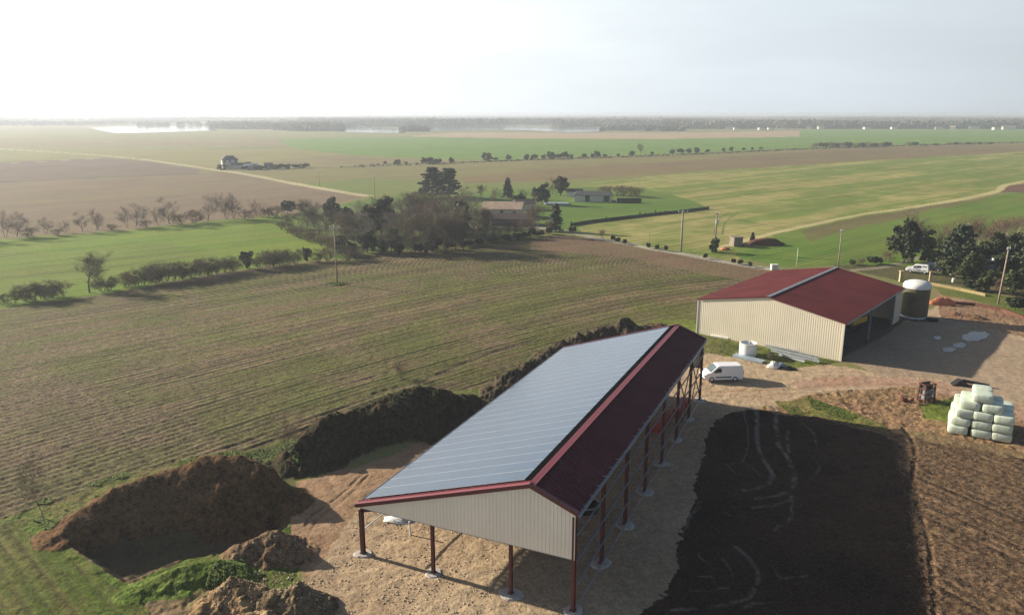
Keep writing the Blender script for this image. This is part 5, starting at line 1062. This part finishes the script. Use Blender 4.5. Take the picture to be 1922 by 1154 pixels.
# hedge between meadow and stubble field
hb = [(8, 568, 553), (28, 568, 548), (48, 563, 535), (66, 562, 532), (84, 560, 528), (100, 557, 526), (118, 555, 530), (190, 545, 517), (204, 543, 520), (235, 538, 512), (252, 535, 513), (268, 533, 502), (283, 531, 498), (298, 529, 495), (313, 527, 493), (328, 525, 492), (343, 523, 492), (360, 521, 490), (376, 518, 486), (392, 515, 484),
      (407, 512, 486), (423, 510, 484), (438, 508, 481), (487, 503, 474), (500, 501, 472), (514, 499, 470), (528, 498, 469), (541, 496, 470), (553, 494, 468), (600, 490, 468), (612, 489, 466), (655, 487, 460), (668, 486, 464)]
for k, (u, vb, vt) in enumerate(hb): plant('bushA' if k % 3 else 'bushB', u, vb + 2, vt - 3, f'{ORD[k]} leafless shrub from the left in the hedge bordering the stubble field', 'shrubs in the hedge along the stubble field', 1.25)
plant('bareC', 168, 549, 476, 'large bare tree standing out of the hedge at the left of the stubble field', wf=1.25)
plant('vase', 464, 505, 466, 'larger dark clipped evergreen in the hedge of the stubble field', wf=.9)
plant('vase', 577, 490, 459, 'smaller dark clipped evergreen right of the larger one in the hedge', wf=.75)
plant('bush', 641, 480, 450, 'dark rounded evergreen just right of the pole in the field', wf=.8)
# curved shrub row
for k, (u, v) in enumerate([(528, 432), (540, 438), (552, 443), (565, 447), (578, 452), (591, 457), (603, 462), (616, 466), (628, 471)]): plant('bushB' if k % 2 else 'bushA', u, v, v - 25, f'{ORD[k]} brown shrub from the left in the curved row at the meadow end', 'curved row of shrubs at the meadow end', 1.0)
# grove
GX = []
for k, (u_, vb_, vt_) in enumerate([(735, 425, 362), (700, 445, 385), (722, 418, 366), (795, 425, 360), (830, 424, 358), (860, 420, 360), (748, 452, 385), (770, 450, 380), (795, 452, 380), (820, 452, 376), (850, 455, 380), (872, 446, 385), (655, 440, 392), (675, 450, 395), (630, 448, 400), (600, 440, 385), (560, 420, 385), (690, 460, 405), (800, 474, 400), (830, 474, 402), (855, 470, 405), (735, 474, 430), (880, 452, 398)]):
    GX.append((['bareC', 'bareA', 'bareB', 'bareC', 'bareP'][k % 5], u_, vb_, vt_, f'{ORD[k]} of the interlaced grey bare trees filling the middle of the grove'))
for k, (u_, vb_, vt_) in enumerate([(660, 478, 452), (720, 478, 450), (750, 478, 455), (800, 476, 452), (870, 466, 448), (680, 440, 410), (860, 440, 400), (790, 440, 395)]):
    GX.append((['ever', 'ever2'][k % 2], u_, vb_, vt_, f'{ORD[k]} of the dark evergreens growing low under the grove'))
for k, (u_, vb_, vt_) in enumerate([(645, 465, 420), (668, 468, 425), (700, 470, 425), (718, 474, 430), (780, 477, 435), (812, 477, 432), (840, 474, 430), (870, 470, 425), (765, 440, 370), (810, 440, 368), (845, 442, 370), (880, 430, 372), (690, 432, 380), (645, 425, 390), (615, 430, 382), (575, 432, 395), (550, 428, 398)]):
    GX.append((['bareD', 'bareC', 'bareA'][k % 3], u_, vb_, vt_, f'{ORD[k]} of the twiggy leafless trees packed along the near side of the grove'))
for k, (u_, vb_, vt_) in enumerate([(900, 446, 405), (930, 446, 415), (968, 444, 412), (995, 442, 402), (1025, 440, 412), (925, 384, 358), (1000, 384, 358), (870, 385, 350)]):
    GX.append((['bareP', 'bareD'][k % 2], u_, vb_, vt_, f'{ORD[k]} of the brown leafless trees around the farmhouse'))
gv_ = [(t_, u_, vb_, vt_, lb_) for t_, u_, vb_, vt_, lb_ in GX] + [('ever', 625, 420, 370, 'dark evergreen tree at the left end of the grove'), ('ever2', 652, 425, 385, 'dull green tree second from the left end of the grove'), ('bareC', 590, 428, 372, 'bare olive-grey tree at the meadow corner of the grove'), ('bareA', 668, 425, 373, 'bare grey tree behind the left evergreens of the grove'),
 ('ever', 716, 442, 368, 'tall dark evergreen tree in the left middle of the grove'), ('ever', 690, 475, 432, 'rounded dark evergreen at the field edge of the grove'), ('bush', 640, 462, 440, 'dark shrub behind the pole at the grove edge'), ('ever2', 740, 472, 425, 'dull green rounded tree beside the dark one at the field edge'),
 ('bareC', 756, 432, 360, 'bare tree behind the tall dark evergreen of the grove'), ('bareA', 782, 430, 358, 'grey bare tree in the back row of the grove, left of the cedars'), ('bareC', 815, 432, 356, 'grey bare tree in the back row below the cedars'), ('bareB', 845, 432, 358, 'bare tree in the back row right below the cedars'),
 ('bareC', 775, 468, 392, 'broad bare tree at the front middle of the grove'), ('bareA', 808, 470, 385, 'twiggy bare tree at the front right of the grove'), ('bareC', 838, 466, 382, 'olive bare tree at the front right, beside the stone wall'), ('bareD', 762, 475, 425, 'low bare thicket at the front of the grove'),
 ('ever2', 862, 440, 372, 'dark mixed tree at the right end of the grove'), ('bareP', 893, 442, 384, 'brown bare tree in front of the farmhouse, its left side'), ('bareP', 915, 444, 392, 'brown bare tree in front of the farmhouse, its middle'), ('bareD', 955, 443, 410, 'low bare tree in front of the outbuilding'),
 ('bareP', 1010, 440, 378, 'bare tree with pale slanting trunk right of the outbuilding'), ('bareB', 978, 441, 408, 'small bare tree beside the pale slanting one'), ('cedar', 812, 372, 312, 'taller dark cedar left of the pair rising behind the grove'), ('cedar', 843, 370, 314, 'cedar right of the pair rising behind the grove'),
 ('bareA', 885, 400, 348, 'bare tree behind the grove, left of the farmhouse roof'), ('bareP', 905, 372, 345, 'thin bare tree behind the farmhouse, left of the small conifer'), ('con', 953, 372, 333, 'small pointed conifer behind the farmhouse'), ('bareD', 932, 374, 350, 'low brown tree left of the small pointed conifer'), ('bareD', 982, 374, 352, 'low brown tree right of the small pointed conifer'),
 ('bush', 975, 388, 362, 'dark shrub beside the farmhouse annexe'), ('ever', 1017, 384, 343, 'rounded dark evergreen between the farmhouse and the bungalow'), ('ever2', 1052, 368, 328, 'tall rounded brown-green tree left of the bungalow'), ('bareD', 1036, 366, 330, 'bare brown tree beside the tall rounded tree'),
 ('con', 1043, 434, 381, 'dark spruce at the garden corner by the road'), ('bush', 1075, 437, 424, 'dark shrub at the road beside the spruce'), ('bush', 1030, 440, 425, 'dark shrub at the foot of the spruce, left side'), ('ever2', 1000, 443, 425, 'low green tree at the garden edge left of the spruce'),
 ('bareA', 640, 440, 395, 'grey bare tree between the shrub row and the evergreens'), ('bareB', 700, 420, 372, 'slim bare tree behind the tall dark evergreen, left side'), ('bareD', 610, 445, 405, 'low bare tree behind the curved shrub row'), ('bareC', 730, 460, 408, 'bare tree between the tall evergreen and the field edge'),
 ('bareC', 868, 462, 410, 'bare tree at the right front corner of the grove'), ('ever', 815, 472, 440, 'low dark evergreen under the bare trees at the field edge'), ('bush', 785, 476, 455, 'dark shrub under the bare trees at the field edge, left'), ('bush', 845, 468, 450, 'dark shrub under the bare trees at the field edge, right')]
for t, u, vb, vt, lb in gv_: plant(t, u, vb, vt, lb, wf=1.25 if t in ('bareC', 'bareA') else 1.0)
gh = [(1132, 366, 348), (1145, 366, 347), (1158, 367, 347), (1170, 368, 347), (1182, 369, 348), (1195, 370, 350)]
for k, (u, vb, vt) in enumerate(gh): plant('bushB', u, vb, vt, f'{ORD[k]} brown shrub from the left in the hedge behind the bungalow', 'brown hedge behind the bungalow', 1.1)
for k, (u, v) in enumerate([(880, 463), (900, 460), (925, 456), (950, 452), (970, 449), (988, 447), (1012, 444)]): plant('bush', u, v, v - 13, f'{ORD[k]} dark low shrub from the left along the field edge below the outbuilding', 'dark shrubs along the field edge', 1.5)
# garden boundary: low wall plus cypresses
pts = [on(1072, 424), on(1110, 418), on(1160, 412), on(1230, 404), on(1290, 397), on(1330, 392)]; mb = MB()
for a, b_ in zip(pts, pts[1:]): mb.beam(a + Vector((0, 0, .4)), b_ + Vector((0, 0, .4)), .5, .85)
tag(mb.build('low_hedge', 'leafd'), 'low dark hedge running across the lawn edge toward the crossarm pole', 'hedge')
for k, (u, v, vt) in enumerate([(1072, 425, 415), (1080, 424, 416), (1138, 415, 406), (1149, 414, 407), (1201, 407, 397), (1211, 406, 398), (1220, 405, 398), (1230, 404, 394), (1240, 403, 396), (1249, 402, 394), (1297, 396, 389), (1313, 394, 388)]): plant('con', u, v, vt, f'{ORD[k]} small cypress from the left along the low dark hedge', 'small cypresses along the low hedge', .8)
# road shrubs
for k, (u, v) in enumerate([(1150, 452), (1160, 456), (1172, 459), (1217, 466), (1233, 469), (1250, 471), (1324, 486), (1376, 495), (1390, 497), (1408, 501)]): plant('bush', u, v, v - 11, f'{ORD[k]} small round shrub from the left along the pale road', 'round shrubs along the pale road', .8)
plant('bareP', 1133, 452, 430, 'small leafless brown tree by the road bend')
plant('bushm', 1340, 474, 448, 'tall dark shrub wrapped around the foot of the transformer pole', wf=.8); plant('con', 1412, 456, 436, 'small dark conifer beside the long dark heap')
# far boundary
fb = [(723, 309, 302), (745, 309, 300), (762, 308, 303), (797, 308, 295), (808, 308, 296), (822, 308, 297), (847, 307, 295), (915, 302, 287), (931, 302, 295), (955, 301, 290), (988, 300, 290), (1003, 300, 289), (1020, 299, 290), (1035, 299, 285), (1049, 298, 288), (1060, 297, 284), (1072, 297, 290), (1097, 297, 288), (1112, 296, 288), (1121, 296, 284), (1135, 295, 289), (1160, 294, 288),
      (1186, 293, 284), (1202, 293, 269), (1224, 291, 284), (1262, 289, 281), (1277, 289, 278), (1293, 288, 278), (1308, 287, 277), (1328, 287, 280), (1358, 285, 277), (1372, 284, 276), (1396, 283, 277), (1412, 282, 276), (1428, 281, 276), (575, 314, 306), (550, 314, 308), (525, 315, 309)]
for k, (u, vb, vt) in enumerate(fb):
    t = 'bareC' if vt == 269 else ('bushm' if k % 3 == 1 else ('bush' if k % 3 else 'ever'))
    plant(t, u, vb, vt, f'{ORD[k]} {"bare tree" if t == "bareC" else "dark bush"} in the line along the distant farm track', 'bushes along the distant farm track', 1.3 if t != 'bareC' else 1.0)
fh_ = [(1533 + i * 12, 278 - i * .15, 268 - (i % 3)) for i in range(12)] + [(1704, 274.5, 266), (1716, 274, 266), (1735, 274, 269), (1757, 273.5, 269)] + [(1783 + i * 11, 273 - i * .2, 266.5) for i in range(8)] + [(1902, 269, 266)]
for k, (u, vb, vt) in enumerate(fh_): plant('bush' if k % 2 else 'bushB', u, vb, vt, f'{ORD[k]} bush from the left in the distant dark hedge at the right', 'bushes of the distant dark hedge', 1.8)
for k, (u, v, h_) in enumerate([(416, 319, 10), (460, 319, 8), (484, 319, 9), (494, 318, 8), (516, 318, 9), (527, 317, 10), (540, 317, 9), (556, 316, 8), (568, 316, 8), (466, 312, 9)]): plant('bush' if k % 2 else 'bushm', u, v, v - h_, f'{ORD[k]} dark shrub from the left around the distant white farmhouse', 'shrubs around the distant white farmhouse', 1.7)
RX_ = [('ever', 1730, 480, 430), ('bareP', 1720, 470, 410), ('ever2', 1845, 500, 450), ('bareD', 1860, 470, 412), ('ever', 1885, 515, 470), ('ever2', 1825, 515, 470), ('bareP', 1905, 450, 405), ('bareD', 1780, 460, 405), ('bush', 1770, 505, 480), ('bushm', 1860, 530, 508), ('ever2', 1925, 545, 500), ('bush', 1835, 530, 508), ('bushB', 1620, 497, 484), ('bush', 1600, 497, 487), ('bareD', 1940, 470, 410), ('ever', 1945, 520, 440)]
for k, (t, u, vb, vt) in enumerate(RX_): plant(t, u, vb, vt, f'{ORD[k]} of the plants crowding the dark grove above the yard at the right', wf=1.25)
tp_ = [G(u_, v_)[:2] for u_, v_ in spline([(640, 315.5), (900, 305), (1100, 298), (1280, 291.5), (1550, 279.5), (1730, 273.5), (1922, 268.5)], 14)]; rs = np.random.RandomState(31); c = []
for a, b_ in zip(tp_, tp_[1:]):
    k = int(np.hypot(*(b_ - a)) * 2.2); t_ = rs.rand(k, 1); q = a * (1 - t_) + b_ * t_ + rs.randn(k, 2) * .45; c.append(np.concatenate([q, .1 + rs.rand(k, 1) * 1.1 * (.4 + fbm(q[:, 0], q[:, 1], 30, 3)[:, None])], 1))
c = np.concatenate(c); v, f = quads(c, .5, rs); v[:, 2] = np.maximum(v[:, 2], .02); tag(npmesh('long_hedge', v, f, 'leafd'), 'long thin dark hedge running along the distant farm track', 'hedge')
# right group
rg = [('ever', 1697, 492, 408, 'big dark evergreen tree behind the red-roofed barn', 1.0), ('bareK', 1765, 492, 388, 'spreading bare tree with crooked limbs right of the big evergreen', 1.3), ('cedar', 1800, 505, 420, 'dark cedar with drooping tiers right of the bare tree', .9), ('bareP', 1835, 480, 400, 'brown bare tree behind the pale blue van', 1.2),
      ('ever', 1868, 492, 432, 'dark evergreen tree directly behind the pale blue van', .9), ('ever', 1915, 505, 424, 'dark evergreen tree at the right edge of the photo', .9), ('bareP', 1895, 470, 405, 'brown bare tree between the last two evergreens', 1.1), ('ever2', 1775, 520, 480, 'low evergreen between the white car and the pale blue van', 1.3),
      ('ever2', 1808, 528, 492, 'low green tree below the cedar, above the garden wall', 1.3), ('bushm', 1745, 498, 470, 'dark shrub behind the white off-road car', 1.4), ('ever2', 1850, 548, 510, 'low pine-like tree left of the wooden pole', 1.1), ('ever2', 1898, 555, 505, 'low pine-like tree right of the wooden pole', 1.2), ('bush', 1905, 582, 555, 'round dark bush below the pines at the right edge', 1.3),
      ('bush', 1640, 495, 480, 'dark bush left of the big evergreen, nearer one', 1.6), ('bushB', 1662, 490, 470, 'brown bush at the foot of the big evergreen', 1.5), ('bush', 1825, 545, 525, 'low dark bush above the garden wall, left of the pines', 1.8), ('bushm', 1790, 500, 478, 'green bush under the cedar', 1.5), ('ever', 1960, 540, 450, 'dark evergreen tree just outside the right edge', 1.0), ('bushB', 1880, 545, 522, 'brown bush between the two low pines', 1.2)]
for t, u, vb, vt, lb, wf in rg: plant(t, u, vb, vt, lb, wf=wf)
# foreground saplings
sap = bare('sapling', 5.8, 3.4, 'twigo', 21, .05, 1, 900, 'young tree', tww=.008, low=.3); p = on(82, 972); sap.location = p; sap['label'] = 'thin leafless young tree on the verge at the lower left'
sap2 = bare('bare_shrub', 2.6, 2.8, 'twigb', 22, .03, 5, 900, 'shrub', tww=.008, tl=.2, low=0, limbs=5); p = on(536, 838); sap2.location = p; sap2['label'] = 'leafless brown shrub at the left end of the long earth bank'
copy_thing(sap2, on(755, 712), 1.0, (.9, .9, .9), 'faint leafless shrub in the stubble above the long earth bank')
# weeds and grass tufts (stuff)
def tufts(name, polys, n, size, mt, seed, hfac=1.0):
    rs = np.random.RandomState(seed); P_ = []
    for poly, share in polys:
        w_ = [G(*q)[:2] for q in poly]; xs = [a[0] for a in w_]; ys = [a[1] for a in w_]; need = int(n * share); got = 0
        while got < need:
            X_ = rs.uniform(min(xs), max(xs), need * 3); Y_ = rs.uniform(min(ys), max(ys), need * 3); m = inpoly(X_, Y_, w_) & (fbm(X_, Y_, 2.5, 3) > .5)
            X_, Y_ = X_[m][:need - got], Y_[m][:need - got]; P_.append(np.stack([X_, Y_], 1)); got += len(X_)
            if not len(X_): break
    P_ = np.concatenate(P_); z = base_z(P_[:, 0], P_[:, 1]) + heap_z(P_[:, 0], P_[:, 1])[0]
    c = np.concatenate([P_, (z + size * .25)[:, None]], 1); v, f = quads(c, size, rs, 1.0); v[:, 2] = np.repeat(z, 4) + np.abs(v[:, 2] - np.repeat(c[:, 2], 4)) * 1.4 * hfac
    o = npmesh(name, v, f, mt); return tag(o, kind='stuff')
E_bank = [(560, 880), (600, 800), (700, 760), (860, 735), (920, 745), (830, 790), (700, 850), (600, 890)]
o = tufts('weeds', [(E_bank, .6), ([(930, 730), (1050, 650), (1180, 610), (1230, 620), (1100, 650), (960, 740)], .2), ([(440, 850), (540, 835), (580, 900), (545, 925), (500, 870)], .2)], 2600, .11, 'leafd', 3); tag(o, 'dark weeds growing over the earth banks', 'weeds')
o = tufts('grass', [([(20, 960), (250, 880), (440, 845), (470, 850), (200, 915), (100, 1000), (60, 1000)], .3), ([(440, 850), (540, 835), (580, 900), (545, 925), (500, 870)], .15), ([(255, 1095), (330, 1058), (450, 1050), (470, 1085), (380, 1105), (300, 1110)], .3), ([(1450, 752), (1520, 747), (1600, 775), (1660, 800), (1640, 812), (1560, 795), (1480, 775)], .1), ([(1310, 615), (1440, 652), (1575, 680), (1480, 690), (1320, 655)], .15)], 12000, .09, 'grassb', 5); tag(o, 'bright green grass tufts on the verges', 'grass')
p = G(633, 533); rs = np.random.RandomState(8); c = np.stack([p[0] + rs.randn(260) * 1.0, p[1] + rs.randn(260) * .7, np.full(260, .05)], 1); v, f = quads(c, .16, rs); v[:, 2] = np.abs(v[:, 2]) + .02; tag(npmesh('grass', v, f, 'grassb'), 'green grass tuft round the foot of the pole in the stubble field', 'grass', kind='stuff')
# rubble stones (stuff)
def stones(name, polys, n, smin, smax, mt, seed):
    rs = np.random.RandomState(seed); P_ = []
    for poly, share in polys:
        w_ = [G(*q)[:2] for q in poly]; xs = [a[0] for a in w_]; ys = [a[1] for a in w_]; need = int(n * share)
        X_ = rs.uniform(min(xs), max(xs), need * 8); Y_ = rs.uniform(min(ys), max(ys), need * 8); m = inpoly(X_, Y_, w_); P_.append(np.stack([X_[m][:need], Y_[m][:need]], 1))
    P_ = np.concatenate(P_); z = base_z(P_[:, 0], P_[:, 1]) + heap_z(P_[:, 0], P_[:, 1])[0]; k = len(P_)
    octv = np.array([[1, 0, 0], [-1, 0, 0], [0, 1, 0], [0, -1, 0], [0, 0, 1], [0, 0, -1]], float); octf = np.array([[0, 2, 4], [2, 1, 4], [1, 3, 4], [3, 0, 4], [2, 0, 5], [1, 2, 5], [3, 1, 5], [0, 3, 5]])
    s = smin + (smax - smin) * rs.rand(k) ** 3; a = rs.rand(k) * 6.28; V = octv[None] * (.6 + .8 * rs.rand(k, 6))[..., None] * s[:, None, None]; V[..., 2] *= .7
    ca, sa = np.cos(a)[:, None], np.sin(a)[:, None]; x_ = V[..., 0] * ca - V[..., 1] * sa; y_ = V[..., 0] * sa + V[..., 1] * ca; V = np.stack([x_, y_, V[..., 2]], -1) + np.concatenate([P_, z[:, None]], 1)[:, None]
    f = (octf[None] + 6 * np.arange(k)[:, None, None]).reshape(-1, 3); return tag(npmesh(name, V.reshape(-1, 3), f, mt), kind='stuff')
tag(stones('loose_stones', [([(650, 960), (800, 950), (980, 1000), (1060, 1060), (1060, 1154), (640, 1154), (600, 1060), (660, 1000)], .5), ([(1320, 665), (1440, 680), (1560, 700), (1450, 760), (1330, 760)], .12), ([(400, 1075), (480, 1060), (620, 1090), (620, 1160), (400, 1160)], .28), ([(440, 1040), (500, 985), (560, 1010), (560, 1060)], .1)], 6500, .02, .10, 'stone', 4), 'loose pale limestone rubble on the yard and the heaps', 'stones')
mb_s = stones('clods', [([(1400, 780), (1690, 830), (1700, 1200), (1220, 1200), (1300, 950)], .4), ([(1690, 830), (1922, 870), (1922, 1200), (1700, 1200)], .35), ([(1450, 770), (1700, 730), (1790, 800), (1690, 810)], .25)], 9000, .02, .09, 'clod', 6); tag(mb_s, 'clods of dark soil on the tilled ground', 'clods')
tag(stones('straw_litter', [([(1690, 830), (1922, 870), (1922, 1200), (1700, 1200)], 1)], 2600, .015, .06, 'straw', 16), 'pale straw scattered over the tilled ground', 'straw')

# distant woods (one mass nobody could count)
def woods(name, bands, n, seed, label, hmin=8, hmax=15):
    rs = np.random.RandomState(seed); C_ = []; 
    for (u0, u1, va, vb_, share) in bands:
        k = int(n * share); u = rs.uniform(u0, u1, k); v = rs.uniform(va, vb_, k)
        g_ = np.array([G(a, b)[:2] for a, b in zip(u, v)]); keep = fbm(g_[:, 0], g_[:, 1], 260, 3) > .33; C_.append(g_[keep])
    C_ = np.concatenate(C_); k = len(C_); hh = (hmin + (hmax - hmin) * rs.rand(k)) * (.35 + 1.3 * fbm(C_[:, 0], C_[:, 1], 500, 3)); m = 16
    d = rs.randn(k, m, 3); d /= np.linalg.norm(d, axis=2)[..., None]; d *= (rs.rand(k, m) ** .4)[..., None]
    d[..., 0] *= (hh * .8)[:, None]; d[..., 1] *= (hh * .8)[:, None]; d[..., 2] = d[..., 2] * (hh * .5)[:, None] + (hh * .5)[:, None]
    c = (np.concatenate([C_, np.zeros((k, 1))], 1)[:, None] + d).reshape(-1, 3); v, f = quads(c, 2.9, rs); v[:, 2] = np.clip(v[:, 2], 0, H - 3)
    return tag(npmesh(name, v, f, 'farwood'), label, 'woods', kind='stuff')
woods('distant_woods', [(1250, 2300, 237, 242.2, .17), (1250, 2300, 226, 240, .22), (1100, 2300, 218.5, 226, .12), (560, 1400, 219, 234, .20), (640, 1350, 230, 239, .08), (-400, 700, 220.5, 228, .10), (-400, 640, 226, 237, .08), (400, 640, 236, 247, .03)], 42000, 3, 'hazy woods spread along the horizon')
woods('tree_belt', [(755, 803, 244.5, 247.5, .3), (170, 232, 249.5, 251.5, .25), (430, 470, 244, 246, .2), (1130, 1290, 243, 247, .25)], 320, 5, 'thin belts of trees beside the floodwater', 5, 9)

# ================================================================== HAZE
mb = MB(); mb.box((0, 6500, 15.75), (30000, 15000, 37.5)); hz = mb.build('haze', 'dark'); hz['kind'] = 'stuff'
m = bpy.data.materials.new('haze_air'); m.use_nodes = True; t = m.node_tree; t.nodes.clear(); mo = N(t, 'ShaderNodeOutputMaterial'); pvn = N(t, 'ShaderNodeVolumePrincipled')
pvn.inputs['Color'].default_value = (.70, .78, .93, 1); pvn.inputs['Density'].default_value = HAZE; pvn.inputs['Anisotropy'].default_value = .32
t.links.new(pvn.outputs[0], mo.inputs['Volume']); hz.data.materials.clear(); hz.data.materials.append(m)
